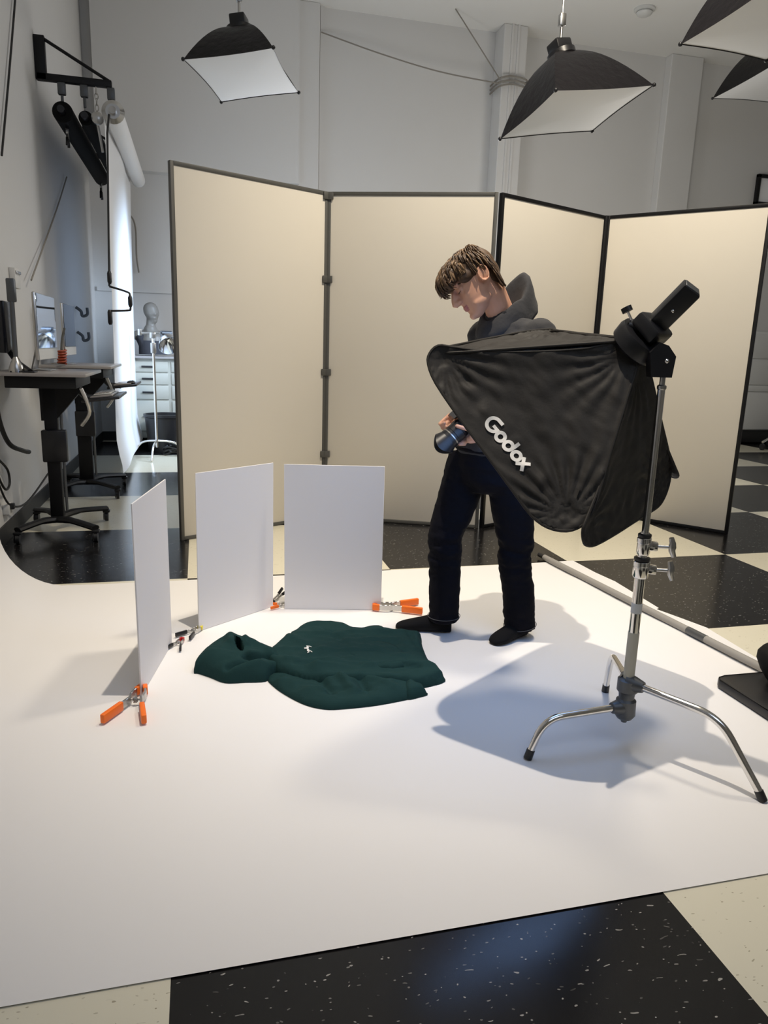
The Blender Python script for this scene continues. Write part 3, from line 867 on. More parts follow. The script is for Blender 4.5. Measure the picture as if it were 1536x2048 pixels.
lathe(b, [(0.022, 0.262), (0.036, 0.255), (0.036, 0.215), (0.028, 0.205), (0.026, 0.185), (0.034, 0.178), (0.036, 0.125), (0.026, 0.110), (0.012, 0.104), (0.010, 0.095)], 24, Matrix.Translation((SX, SY, 0)))
finish('hub', b, M['cast'], t)
b = B(); cyl(b, (SX, SY, 0.20), (SX, SY, 0.70), 0.0175, 24); finish('lower_tube', b, M['chrome'], t)
b = B(); cyl(b, (SX, SY, 0.262), (SX, SY, 0.43), 0.0188, 24); finish('tape_wrap', b, M['tape'], t)
b = B(); tube(b, [(SX, SY, 0.50), (SX, SY, 0.535)], 0.0182, 24); finish('label_sticker', b, M['white_plastic'], t)
def collar(z0, z1, r, name='collar'):
    b = B()
    lathe(b, [(r * 0.9, z0), (r, z0 + 0.006), (r, z1 - 0.02), (r * 1.08, z1 - 0.018), (r * 1.08, z1 - 0.004), (r * 0.85, z1)], 24, Matrix.Translation((SX, SY, 0)))
    zm = (z0 + z1) / 2
    dv = (cr * 0.97 + V((0, -0.25, 0))).normalized()
    box(b, V((SX, SY, zm)) + dv * (r + 0.008), (0.03, 0.022, 0.03), Matrix.Rotation(math.atan2(dv.y, dv.x), 3, 'Z'), 0.004)
    o = finish(name, b, M['chrome'], t)
    b = B()
    p = V((SX, SY, zm)) + dv * (r + 0.02)
    tube(b, [p, p + dv * 0.045], 0.006, 10)
    q = p + dv * 0.048
    tube(b, [q + V((0, 0, 0.032)) - dv * 0.006, q + V((0, 0, 0.012)), q, q - V((0, 0, 0.012)), q + V((0, 0, -0.032)) + dv * 0.008], [0.008, 0.011, 0.013, 0.011, 0.008], 10)
    finish('wing_knob', b, M['steel'], o)
    b = B(); lathe(b, [(r * 0.99, z1), (r * 1.02, z1 + 0.003), (r * 1.02, z1 + 0.009), (r * 0.9, z1 + 0.011)], 24, Matrix.Translation((SX, SY, 0))); finish('rubber_ring', b, M['black_plastic'], o)
collar(0.625, 0.685, 0.026)
collar(0.705, 0.765, 0.0215)
b = B(); cyl(b, (SX, SY, 0.69), (SX, SY, 0.78), 0.0145, 20); finish('middle_tube', b, M['chrome'], t)
b = B(); cyl(b, (SX, SY, 0.76), (SX, SY, 1.255), 0.0118, 20); finish('upper_tube', b, M['chrome'], t)
b = B(); cyl(b, (SX, SY, 1.25), (SX, SY, 1.30), 0.0088, 16); lathe(b, [(0.012, 1.246), (0.0145, 1.250), (0.0145, 1.258), (0.010, 1.262)], 18, Matrix.Translation((SX, SY, 0))); finish('top_spigot', b, M['steel'], t)

# ------------------------------------------------------------------ the black softbox with its bracket and flash
P1, P2, P3, P4 = V((.73, 2.35, 1.33)), V((1.13, 1.94, .78)), V((1.77, 2.41, .89)), V((1.36, 2.82, 1.44))
AP = V((1.38, 2.13, 1.40))
CEN = (P1 + P2 + P3 + P4) / 4
AX = (CEN - AP).normalized()
SB = thing('softbox', 'large black square softbox with white lettering held on the chrome stand', 'softbox', AP)
# outline of one side in its own plane: s along the front edge, t from the edge to the apex
SIDE = [(0.0, 0.05), (0.004, 0.012), (0.03, -0.014), (0.10, -0.035), (0.25, -0.048), (0.40, -0.055), (0.53, -0.062), (0.63, -0.066), (0.69, -0.05), (0.733, -0.012), (0.748, 0.035), (0.738, 0.08), (0.695, 0.15), (0.62, 0.255), (0.56, 0.343), (0.50, 0.43), (0.462, 0.488), (0.43, 0.52), (0.385, 0.53), (0.352, 0.50), (0.312, 0.42), (0.225, 0.295), (0.12, 0.165), (0.035, 0.085)]
def side_panel(pa, pb, seed, name='side_panel'):
    e = pb - pa; L = e.length; e.normalize()
    n = e.cross(AP - pa).normalized()
    u = n.cross(e)
    if u.dot(AP - pa) < 0: u = -u
    if n.dot(CEN - (pa + pb + AP) / 3) > 0: n = -n          # outwards
    poly = [(p.x, p.y) for p in closed_curve([(s / 0.794 * L, q, 0) for s, q in SIDE], 3)]
    pts, tris, dist = fill(poly, 0.009)
    def disp(s, q, d):
        k = min(1, d / 0.18)
        z = -0.018 * (k * (2 - k))
        edge = 1 if d > 0.004 else 0
        # tension folds radiate from the rounded corners
        for (cx, cy, amp, fr) in ((0.03, 0.04, 0.0035, 22), (0.70, 0.02, 0.005, 24), (0.40, 0.5, 0.003, 20)):
            r = math.hypot(s - cx, q - cy)
            a = math.atan2(q - cy, s - cx)
            z += edge * amp * math.sin(a * fr + seed + 3 * noise.noise(V((s * 6, q * 6, seed)))) * math.exp(-((r - 0.13) / 0.12) ** 2)
        z += edge * 0.0035 * noise.noise(V((s * 10 + seed, q * 22, seed))) + edge * 0.0022 * noise.noise(V((s * 22 + seed, q * 48, seed))) + edge * 0.004 * noise.noise(V((s * 7 + q * 9 + seed, q * 4 - s * 3, seed)))
        z += edge * 0.010 * math.exp(-((q + 0.0 - 0.035 + 0.02 * noise.noise(V((s * 12, 0, seed)))) / 0.02) ** 2) * noise.noise(V((s * 24, q * 6, 4 + seed)))
        return z
    b = B()
    vs = [b.verts.new(pa + e * s + u * q + n * disp(s, q, d)) for (s, q), d in zip(pts, dist)]
    for f in tris:
        b.faces.new([vs[i] for i in f])
    bmesh.ops.recalc_face_normals(b, faces=b.faces[:])
    bmesh.ops.solidify(b, geom=b.faces[:], thickness=0.003)
    o = finish(name, b, M['softbox_black'], SB, angle=80)
    b = B(); tube(b, [pa + e * s + u * q for s, q in poly], 0.005, 8, closed=True); finish('frame_rim', b, M['softbox_black'], o)
    return o, pa, e, u, n, poly, disp
o1 = side_panel(P1, P2, 1.3)
side_panel(P2, P3, 4.1)
side_panel(P3, P4, 7.7)
side_panel(P4, P1, 2.9)
# the lettering on the side that faces the camera
def letters():
    root, pa, e, u, n, poly, disp = o1
    b = B()
    def ribbon(pl, w=0.0115):
        L, Rr = [], []
        k = len(pl)
        for i in range(k):
            d = V(pl[min(i + 1, k - 1)]) - V(pl[max(i - 1, 0)])
            d.normalize()
            nn = V((-d.y, d.x)) * w / 2
            L.append(V(pl[i]) + nn); Rr.append(V(pl[i]) - nn)
        def w3(p, off):
            s, q = p
            return pa + e * s + u * q + n * (disp(s, q, poly_dist((s, q), poly)) + off)
        for off in (0.006,):
            a = [b.verts.new(w3((p.x, p.y), off)) for p in L]
            c = [b.verts.new(w3((p.x, p.y), off)) for p in Rr]
            for i in range(k - 1):
                b.faces.new((a[i], a[i + 1], c[i + 1], c[i]))
    def arc(cx, cy, r, a0, a1, kx=1.0, nn=28):
        return [(cx + kx * r * math.cos(math.radians(a0 + (a1 - a0) * i / nn)), cy + r * math.sin(math.radians(a0 + (a1 - a0) * i / nn))) for i in range(nn + 1)]
    def line(p, q, nn=8):
        return [(p[0] + (q[0] - p[0]) * i / nn, p[1] + (q[1] - p[1]) * i / nn) for i in range(nn + 1)]
    bs = -0.002                                 # baseline
    x = 0.300
    w = 0.0115
    # G
    ribbon(line((x + 0.044, bs + 0.0505), (x + 0.024, bs + 0.0505)), w)
    ribbon(arc(x + 0.025, bs + 0.028, 0.0225, 90, 355), w)
    ribbon(line((x + 0.026, bs + 0.026), (x + 0.0535, bs + 0.026)), w * 0.9)
    # o d o
    for cx in (0.070, 0.109, 0.150):
        ribbon(arc(x + cx, bs + 0.020, 0.0145, 0, 360, nn=36), w)
    ribbon(line((x + 0.1235, bs + 0.016), (x + 0.1235, bs + 0.054)), w)
    # x
    ribbon(line((x + 0.168, bs + 0.002), (x + 0.199, bs + 0.038)), w)
    ribbon(line((x + 0.168, bs + 0.038), (x + 0.199, bs + 0.002)), w)
    bmesh.ops.recalc_face_normals(b, faces=b.faces[:])
    bmesh.ops.solidify(b, geom=b.faces[:], thickness=0.0012)
    finish('white_lettering', b, M['logo'], root)
letters()
# black sleeve that the four sides gather into (tucked inside) and the white front
b = B()
fr = [P1, P2, P3, P4]
k = 18
rim = []
for i in range(4):
    a, c = fr[i], fr[(i + 1) % 4]
    for j in range(k):
        q = 0.10 + 0.80 * j / k
        pp = a.lerp(c, q)
        rim.append(CEN + (pp - CEN) * 0.93 + AX * 0.02)
cv = b.verts.new(CEN + AX * 0.035)
rv = [b.verts.new(p) for p in rim]
md = [b.verts.new(CEN + AX * 0.03 + (p - CEN) * 0.5) for p in rim]
n_ = len(rim)
for i in range(n_):
    b.faces.new((cv, md[i], md[(i + 1) % n_]))
    b.faces.new((md[i], rv[i], rv[(i + 1) % n_], md[(i + 1) % n_]))
bmesh.ops.solidify(b, geom=b.faces[:], thickness=0.002)
finish('front_diffuser', b, M['diffuser_lit'], SB)
# inner black lining that closes the gaps between the sides
b = B()
def lin(f, s):
    return [AP + (p - AP) * f * 1.0 + (CEN - p) * s for p in rim]
loft(b, [lin(0.16, 0.035), lin(0.45, 0.085), lin(0.75, 0.095), lin(0.985, 0.060)], caps=False)
finish('inner_lining', b, M['black_matte'], SB)
# bracket: ring, block and clamp on the stand
BR = thing('flash_bracket', 'black ring bracket joining the softbox to the top of the chrome stand', 'bracket', (SX, SY, 1.30))
m = axis_m(AP, -AX)
b = B(); lathe(b, [(0.070, -0.045), (0.082, -0.035), (0.085, 0.0), (0.080, 0.015), (0.052, 0.018), (0.050, -0.040)], 32, m); finish('mount_ring', b, M['black_plastic'], BR)
b = B()
c0 = V((SX, SY, 1.33))
rz = math.atan2(cr.y, cr.x)
prism(b, [(-0.045, -0.045), (0.020, -0.045), (0.026, 0.02), (0.0, 0.052), (-0.03, 0.062), (-0.055, 0.03)], -0.022, 0.022, Matrix.Translation(c0) @ Matrix.Rotation(rz, 4, 'Z') @ Matrix.Rotation(PI / 2, 4, 'X'))
tube(b, [c0 + V((-0.02, 0.0, 0.02)), AP - AX * 0.0 + V((0, 0, -0.065))], 0.022, 12)
finish('swivel_block', b, M['black_plastic'], BR)
b = B(); ball(b, c0 - V((cf.x, cf.y, 0)).normalized() * 0.022 + V((-0.002, 0, 0.005)), (0.008, 0.008, 0.008), u=12, v=8); finish('screw', b, M['chrome'], BR)
b = B(); box(b, AP - AX * 0.05 + cu * 0.0, (0.10, 0.10, 0.05), m.to_3x3(), 0.012)
tube(b, [AP - AX * 0.02 - cr * 0.055 + cu * 0.03, AP - AX * 0.03 - cr * 0.030 + cu * 0.015], 0.018, 10)
finish('clamp_jaw', b, M['black_plastic'], BR)
b = B()
kn0 = AP - AX * 0.03 - cr * 0.045 + cu * 0.025
kn1 = kn0 - cr * 0.020 + cu * 0.045
tube(b, [kn0, kn1], 0.004, 8); ok = finish('thumb_screw', b, M['chrome'], BR)
b = B(); dk = (kn1 - kn0).normalized(); tube(b, [kn1 - dk * 0.004, kn1 + dk * 0.012], 0.017, 14); finish('screw_knob', b, M['black_plastic'], ok)
FL = thing('flash_unit', 'black rectangular flash body slanting up behind the softbox', 'flash', AP - AX * 0.06)
ax = -AX
vw = (V((0, 0, CAMZ)) - AP).normalized()
yy = ax.cross(vw).normalized()          # across the picture
zz = ax.cross(yy).normalized()
yy2 = (yy * math.cos(0.30) + zz * math.sin(0.30)).normalized()
zz2 = ax.cross(yy2).normalized()
Rf = Matrix(((ax.x, yy2.x, zz2.x), (ax.y, yy2.y, zz2.y), (ax.z, yy2.z, zz2.z)))
b = B(); box(b, AP + ax * 0.125, (0.18, 0.060, 0.050), Rf, 0.004); finish('body', b, M['black_plastic'], FL)
b = B()
sd = -1 if (yy2.dot(cr) < 0) else 1
box(b, AP + ax * 0.128 + yy2 * 0.0305 * sd, (0.165, 0.003, 0.040), Rf, 0.001, 1); finish('side_strip', b, M['grey_frame'], FL)
b = B(); fz = zz2 if zz2.dot(vw) > 0 else -zz2
ball(b, AP + ax * 0.135 + fz * 0.025, 0.006, u=10, v=8); finish('button', b, M['chrome'], FL)
b = B(); box(b, AP + ax * 0.2155, (0.004, 0.050, 0.040), Rf, 0.001, 1); finish('end_plate', b, M['cast'], FL)

# ------------------------------------------------------------------ black bag at the right edge
t = thing('equipment_case', 'flat black case lying on the paper at the right edge', 'case', (2.35, 2.15, 0))
m = Matrix.Translation((0, 0, 0))
b = B()
cp = closed_curve([(2.085, 2.365, 0), (2.10, 2.40, 0), (2.30, 2.40, 0), (2.62, 2.38, 0), (2.66, 2.2, 0), (2.60, 1.80, 0), (2.30, 1.78, 0), (2.08, 2.02, 0), (2.06, 2.2, 0)], 4)
cpoly = [(2.070, 2.372), (2.085, 2.395), (2.12, 2.405), (2.62, 2.40), (2.66, 2.36), (2.60, 1.72), (2.56, 1.70), (2.12, 2.00), (2.075, 2.06)]
prism(b, cpoly, 0.008, 0.045)
bmesh.ops.bevel(b, geom=b.edges[:], offset=0.007, segments=2, profile=0.5, affect='EDGES')
finish('shell', b, M['black_plastic'], t)
b = B(); 
for i in range(len(cpoly)):
    pass
tube(b, [(x * 0.985 + 0.035, y * 0.985 + 0.032, 0.044) for x, y in cpoly], 0.003, 6, closed=True); finish('seam', b, M['black_matte'], t)
t = thing('camera_bag', 'rounded black bag standing on the flat black case, cut by the right edge', 'bag', (2.36, 2.25, 0.045))
b = B()
rings = []
for z, rx, ry in ((0.046, 0.12, 0.09), (0.07, 0.14, 0.10), (0.11, 0.165, 0.115), (0.15, 0.185, 0.125), (0.18, 0.185, 0.122), (0.20, 0.17, 0.11), (0.208, 0.12, 0.08)):
    rings.append([(2.375 + rx * math.copysign(abs(math.cos(a)) ** 0.7, math.cos(a)), 2.26 + ry * math.copysign(abs(math.sin(a)) ** 0.7, math.sin(a)), z) for a in [2 * PI * i / 32 for i in range(32)]])
loft(b, rings); wrinkle(b, 0.004, 12); finish('body', b, M['black_matte'], t, angle=60)
b = B(); tube(b, curve([(2.27, 2.26, 0.205), (2.33, 2.26, 0.245), (2.42, 2.26, 0.245), (2.48, 2.26, 0.205)], 6), 0.010, 8); finish('handle', b, M['black_plastic'], t)

# ------------------------------------------------------------------ workstation carts by the left wall
def caster(root_name_parent, x, y):
    b = B()
    tube(b, [(x - 0.012, y, 0.035), (x + 0.012, y, 0.035)], 0.035, 18)
    tube(b, [(x - 0.022, y, 0.035), (x - 0.018, y, 0.035)], 0.03, 14)
    box(b, (x, y, 0.075), (0.05, 0.05, 0.018), None, 0.004)
    finish('caster', b, M['black_plastic'], root_name_parent)
def cart(label, cy, y0, y1, wide):
    cx = -0.985
    t = thing('workstation_cart', label, 'desk', (cx, cy, 0), 0, 'sit-stand workstations along the left wall')
    b = B(); box(b, (-0.97, (y0 + y1) / 2, 1.115), (0.56, y1 - y0, 0.022), None, 0.005); finish('tabletop', b, M['grey_top'], t)
    b = B(); box(b, (-0.97, (y0 + y1) / 2, 1.065), (0.42, y1 - y0 - 0.14, 0.075), None, 0.006)
    prism(b, [(-0.06, -0.02), (0.20, -0.02), (0.20, -0.06), (0.03, -0.26), (-0.06, -0.26)], -0.035, 0.035, Matrix.Translation((cx, cy, 1.05)) @ Matrix.Rotation(PI / 2, 4, 'X'))
    finish('under_frame', b, M['black_frame'], t)
    b = B(); box(b, (cx, cy, 0.56), (0.085 + wide, 0.075, 0.92), None, 0.008); o = finish('column', b, M['black_frame'], t)
    b = B(); box(b, (cx + 0.02, cy - 0.055, 0.62), (0.16, 0.06, 0.22), None, 0.01); finish('control_box', b, M['black_plastic'], o)
    b = B(); tube(b, [(cx + 0.065 + wide / 2, cy - 0.02, 0.16), (cx + 0.065 + wide / 2, cy - 0.02, 0.98)], 0.010, 8); finish('cable_channel', b, M['cast'], o)
    for sy in (-1, 1):
        for sx in (-1, 1):
            xe, ye = (-0.70 if sx > 0 else -1.185), cy + sy * 0.31
            b = B()
            R = Matrix.Rotation(math.atan2(ye - (cy + sy * 0.05), xe - cx), 3, 'Z')
            tube(b, curve([(cx, cy + sy * 0.05, 0.10), ((cx * 0.6 + xe * 0.4), cy + sy * 0.16, 0.115), (xe, ye, 0.095)], 5), [0.04] * 5 + [0.033] * 6, 8, sq=[(1, 0.6)] * 11)
            o2 = finish('base_arm', b, M['black_frame'], t)
            caster(o2, xe, ye)
    b = B()
    box(b, (-0.63, cy, 0.955), (0.24, 0.55, 0.018), Matrix.Rotation(-0.12, 3, 'Y'), 0.005)
    tube(b, [(-0.85, cy, 1.05), (-0.76, cy, 0.955), (-0.66, cy, 0.945)], 0.022, 8)
    o = finish('keyboard_tray', b, M['black_plastic'], t)
    b = B(); box(b, (-0.63, cy - 0.02, 0.972), (0.14, 0.42, 0.012), Matrix.Rotation(-0.12, 3, 'Y'), 0.003); finish('tray_mat', b, M['grey_top'], o)
    b = B(); tube(b, curve([(-0.74, y0 + 0.12, 1.03), (-0.70, y0 + 0.16, 0.88), (-0.76, y0 + 0.2, 0.78)], 5), 0.012, 8); finish('lever', b, M['steel'], t)
    return t
cart('near black sit-stand workstation on casters against the left wall', 5.42, 4.99, 5.78, 0.0)
cart('far black sit-stand workstation on casters, beside the hanging white sheet', 6.86, 6.42, 7.30, 0.03)
def computer(label, y0, y1, x, group, scr='screen'):
    t = thing('desktop_computer', label, 'computer', (x, (y0 + y1) / 2, 1.126), 0, group)
    z0, z1 = 1.20, 1.62
    b = B(); box(b, (x, (y0 + y1) / 2, (z0 + z1) / 2), (0.022, y1 - y0, z1 - z0), None, 0.008); finish('housing', b, M['steel'], t)
    b = B(); box(b, (x + 0.0115, (y0 + y1) / 2, (z0 + z1) / 2 + 0.035), (0.004, y1 - y0 - 0.012, z1 - z0 - 0.08), None, 0.0015, 1); finish('screen', b, M[scr], t)
    b = B(); box(b, (x + 0.0115, (y0 + y1) / 2, z0 + 0.036), (0.004, y1 - y0 - 0.012, 0.066), None, 0.0015, 1); finish('chin', b, M['white_plastic'], t)
    b = B(); box(b, (x - 0.05, (y0 + y1) / 2, 1.131), (0.17, 0.20, 0.008), None, 0.003)
    box(b, (x - 0.055, (y0 + y1) / 2, 1.25), (0.012, 0.17, 0.26), Matrix.Rotation(0.25, 3, 'Y'), 0.003)
    finish('stand', b, M['steel'], t)
computer('slim silver computer with a blue-reflecting screen on the near workstation', 5.10, 5.74, -0.985, 'computers on the workstations')
computer('slim silver computer on the far workstation, seen dark and edge-on', 6.55, 7.10, -1.06, 'computers on the workstations', 'black_gloss')
t = thing('wall_display', 'flat black display by the wall at the left edge, seen edge-on', 'display', (-1.18, 5.1, 1.126))
b = B(); box(b, (-1.19, 5.28, 1.40), (0.05, 0.26, 0.32), None, 0.006); finish('panel', b, M['black_gloss'], t)
b = B(); tube(b, [(-1.19, 5.28, 1.26), (-1.10, 5.12, 1.175), (-1.02, 5.03, 1.13)], 0.02, 8); box(b, (-1.06, 5.06, 1.131), (0.14, 0.1, 0.01), None, 0.003); finish('support_arm', b, M['black_plastic'], t)
t = thing('desk_clamp_stand', 'slim grey stand with a round foot on the near workstation, left of the glossy screen', 'stand', (-1.11, 5.05, 1.126))
b = B(); lathe(b, [(0.045, 1.127), (0.045, 1.15), (0.03, 1.19), (0.014, 1.22)], 16, Matrix.Translation((-1.10, 5.05, 0))); finish('foot', b, M['steel'], t)
b = B(); tube(b, [(-1.10, 5.05, 1.18), (-1.10, 5.07, 1.66)], 0.014, 10); box(b, (-1.10, 5.07, 1.62), (0.05, 0.04, 0.14), None, 0.008); finish('post', b, M['cast'], t)
t = thing('coiled_cord', 'orange coiled cord lying on the desk behind the glossy screen', 'cord', (-1.0, 5.9, 1.126))
b = B()
cc = [(-1.06 + (0.028 + 0.004 * (a % 3)) * math.cos(a), 6.43 + 0.035 * math.sin(a), 1.14 + 0.11 * i / 60) for i, a in enumerate([k * 0.55 for k in range(60)])]
tube(b, cc, 0.008, 6); finish('coil', b, M['red_orange'], t)
b = B(); tube(b, curve([(-1.06, 6.43, 1.25), (-1.05, 6.44, 1.34), (-1.03, 6.45, 1.42)], 5), 0.009, 8); finish('plug_end', b, M['grey_frame'], t)
t = thing('keyboard', 'slim white keyboard on the near keyboard tray', 'keyboard', (-0.63, 5.40, 0.985))
b = B(); box(b, (-0.63, 5.40, 0.984), (0.11, 0.30, 0.008), Matrix.Rotation(-0.12, 3, 'Y'), 0.003); finish('case', b, M['white_plastic'], t)
b = B()
for i in range(4):
    box(b, (-0.665 + 0.023 * i, 5.40, 0.9865 + 0.0028 * i), (0.018, 0.28, 0.004), Matrix.Rotation(-0.12, 3, 'Y'), 0.001, 1)
finish('keys', b, M['grey_top'], t)
t = thing('computer_mouse', 'dark mouse at the edge of the far keyboard tray', 'mouse', (-0.56, 6.75, 0.95))
b = B(); ball(b, (-0.565, 6.72, 0.983), (0.035, 0.055, 0.020)); finish('shell', b, M['black_plastic'], t)
b = B(); ball(b, (-0.55, 6.72, 1.001), (0.006, 0.010, 0.006), u=8, v=6); finish('wheel', b, M['steel'], t)

# ------------------------------------------------------------------ alcove behind the screens
t = thing('drawer_cabinet', 'pale drawer cabinet in the rear alcove under the mannequin bust', 'cabinet', (-0.35, 10.0, 0))
b = B(); box(b, (-0.35, 10.1, 0.62), (1.1, 0.6, 1.0), None, 0.005); finish('body', b, M['cabinet'], t)
b = B(); box(b, (-0.35, 10.08, 1.135), (1.16, 0.68, 0.03), None, 0.005); finish('worktop', b, M['grey_top'], t)
for z, hgt in ((1.02, 0.13), (0.87, 0.14), (0.70, 0.17), (0.40, 0.38)):
    for x, wd in ((-0.62, 0.50), (-0.08, 0.50)):
        b = B(); box(b, (x, 9.795, z), (wd, 0.02, hgt), None, 0.004); o = finish('drawer', b, M['cabinet'], t)
        b = B(); tube(b, [(x - 0.07, 9.775, z), (x + 0.07, 9.775, z)], 0.012, 8); finish('handle', b, M['black_plastic'], o)
t = thing('mannequin_bust', 'bald mannequin bust in a dark vest on the alcove cabinet', 'mannequin', (-0.55, 10.0, 1.15))
b = B()
hx, hy = -0.565, 9.98
limb(b, [(hx, hy, 1.72), (hx + 0.02, hy - 0.02, 1.66), (hx + 0.03, hy - 0.02, 1.60)], [0.095, 0.09, 0.055])
limb(b, [(hx, hy, 1.62), (hx - 0.01, hy, 1.46)], [0.055, 0.06])
limb(b, [(hx - 0.01, hy, 1.46), (hx + 0.01, hy, 1.38), (hx + 0.01, hy, 1.32)], [0.09, 0.15, 0.16])
limb(b, [(hx - 0.17, hy, 1.40), (hx + 0.19, hy, 1.40)], [0.065, 0.065])
tube(b, [(hx + 0.05, hy - 0.09, 1.70), (hx + 0.065, hy - 0.105, 1.655)], [0.006, 0.013], 8)
ball(b, (hx + 0.045, hy - 0.085, 1.615), (0.02, 0.012, 0.008))
b = remesh(b, 0.012, 3)
finish('figure', b, M['mannequin'], t, angle=80)
b = B()
rr = []
for z, rx, ry in ((1.17, 0.175, 0.175), (1.27, 0.172, 0.172), (1.34, 0.20, 0.165), (1.40, 0.215, 0.13), (1.43, 0.20, 0.115), (1.445, 0.15, 0.10)):
    rr.append([(hx + 0.01 + rx * math.cos(a), hy + ry * math.sin(a), z - (0.09 * max(0, -math.sin(a)) ** 3 if z > 1.36 else 0)) for a in [2 * PI * i / 28 for i in range(28)]])
loft(b, rr, caps=False); finish('vest', b, M['grey_cloth'], t, angle=60)
t = thing('reflector_stand', 'chrome stand in the alcove carrying a silver bowl reflector lamp', 'light stand', (-0.50, 8.9, 0))
lx, ly = -0.49, 8.9
b = B(); cyl(b, (lx, ly, 0.12), (lx, ly, 1.40), 0.016, 16); finish('column', b, M['chrome'], t)
for k in range(3):
    a = 0.4 + k * 2 * PI / 3
    b = B(); tube(b, curve([(lx, ly, 0.20), (lx + 0.22 * math.cos(a), ly + 0.22 * math.sin(a), 0.16), (lx + 0.36 * math.cos(a), ly + 0.36 * math.sin(a), 0.012)], 5), 0.012, 10); finish('leg', b, M['chrome'], t)
b = B(); box(b, (lx, ly, 1.26), (0.06, 0.06, 0.12), None, 0.01); box(b, (lx, ly, 1.40), (0.07, 0.06, 0.07), None, 0.012); tube(b, [(lx - 0.12, ly, 1.42), (lx + 0.08, ly, 1.43)], 0.012, 8); box(b, (lx - 0.14, ly, 1.43), (0.04, 0.04, 0.07), None, 0.006); finish('grip_head', b, M['steel'], t)
b = B(); lathe(b, [(0.05, 0.10), (0.08, 0.06), (0.115, 0.0), (0.13, -0.06), (0.125, -0.06), (0.105, 0.0), (0.07, 0.05), (0.045, 0.09)], 28, axis_m((lx + 0.17, ly - 0.02, 1.33), (-0.2, 0.6, 0.55))); finish('bowl_reflector', b, M['reflector'], t)
b = B(); tube(b, [(lx + 0.09, ly, 1.42), (lx + 0.20, ly + 0.05, 1.42)], 0.035, 12); finish('lamp_body', b, M['black_plastic'], t)
t = thing('equipment_tub', 'black round tub of cables on the alcove floor behind the reflector stand', 'tub', (-0.42, 9.45, 0))
b = B(); lathe(b, [(0.20, 0.0), (0.235, 0.42), (0.25, 0.43), (0.25, 0.46), (0.225, 0.46), (0.19, 0.05)], 28, Matrix.Translation((-0.42, 9.45, 0))); finish('tub', b, M['black_plastic'], t)
b = B()
for k in range(5):
    r = 0.13 + 0.02 * (k % 3)
    tube(b, [(-0.30 + 0.02 * k + r * math.cos(a), 9.12 + 0.8 * r * math.sin(a), 0.03 + 0.03 * k + 0.02 * math.sin(3 * a + k)) for a in [2 * PI * i / 24 for i in range(24)]], 0.011, 6, closed=True)
tag(finish('cable_coil', b, M['cable']), 'black coiled cables in front of the tub in the alcove', 'cable')
wall_cable('grey cable hanging on the alcove wall beside the screen edge', [(-0.95, 10.45, 3.0), (-0.80, 10.44, 2.9), (-0.74, 10.44, 2.75), (-0.74, 10.44, 2.4), (-0.72, 10.44, 2.2)], 0.01, M['rope'])

# dangling clamps under the rolls
clamp('small black clamp dangling below the nearest black paper roll', (-1.06, 7.5, 3.10), 0, 'black_plastic', 'black_plastic', 0.75, (0, -PI / 2, 0))
clamp('small black clamp dangling at the far end of the black paper rolls', (-1.06, 9.9, 3.10), 0, 'black_plastic', 'black_plastic', 0.9, (0, -PI / 2, 0))

# ------------------------------------------------------------------ far right of the room
t = thing('storage_cabinet', 'long white storage cabinet against the far wall, right of the screens', 'cabinet', (9.2, 10.2, 0))
b = B(); box(b, (9.3, 10.25, 1.0), (2.2, 0.45, 1.55), None, 0.005); finish('body', b, M['white_plastic'], t)
b = B(); box(b, (9.3, 10.27, 0.12), (2.16, 0.40, 0.2), None, 0.003); finish('plinth', b, M['black_base'], t)
for z, hgt in ((1.55, 0.38), (1.14, 0.38), (0.887, 0.085), (0.53, 0.58)):
    for x in (8.75, 9.83):
        b = B(); box(b, (x, 10.02, z), (1.05, 0.025, hgt), None, 0.004); finish('front_panel', b, M['white_plastic'], t)
t = thing('wall_board', 'black-framed board high on the far wall at the right edge', 'board', (9.0, 10.45, 4.0))
b = B(); box(b, (9.05, 10.46, 3.93), (1.0, 0.03, 0.36), None, 0.003); finish('sheet', b, M['diffuser'], t)
b = B()
for x in (8.53, 9.57): box(b, (x, 10.44, 3.93), (0.05, 0.06, 0.44), None, 0.004)
for z in (3.73, 4.13): box(b, (9.05, 10.44, z), (1.09, 0.06, 0.05), None, 0.004)
finish('frame', b, M['black_frame'], t)
t = thing('rolling_base', 'chrome rolling stand base on the floor in front of the far white cabinet', 'stand', (8.6, 9.4, 0))
b = B()
for k in range(3):
    a = 0.2 + PI + k * 2 * PI / 3
    x, y = 8.75 + 0.45 * math.cos(a), 9.4 + 0.45 * math.sin(a)
    bb = B(); tube(bb, [(8.75, 9.4, 0.30), (x, y, 0.12)], 0.022, 10); o = finish('leg', bb, M['chrome'], t)
    bb = B(); tube(bb, [(x - 0.015, y, 0.05), (x + 0.015, y, 0.05)], 0.05, 14); finish('caster', bb, M['black_plastic'], o)
b.free()
b = B(); cyl(b, (8.75, 9.4, 0.2), (8.75, 9.4, 1.2), 0.02, 12); finish('column', b, M['chrome'], t)

# ------------------------------------------------------------------ the person
PX = V((1.29, 3.10, 0))
fwd = V((-0.95, -0.30, 0)).normalized()
lft = V((0.30, -0.95, 0)).normalized()      # the person's left, towards the camera
up = V((0, 0, 1))
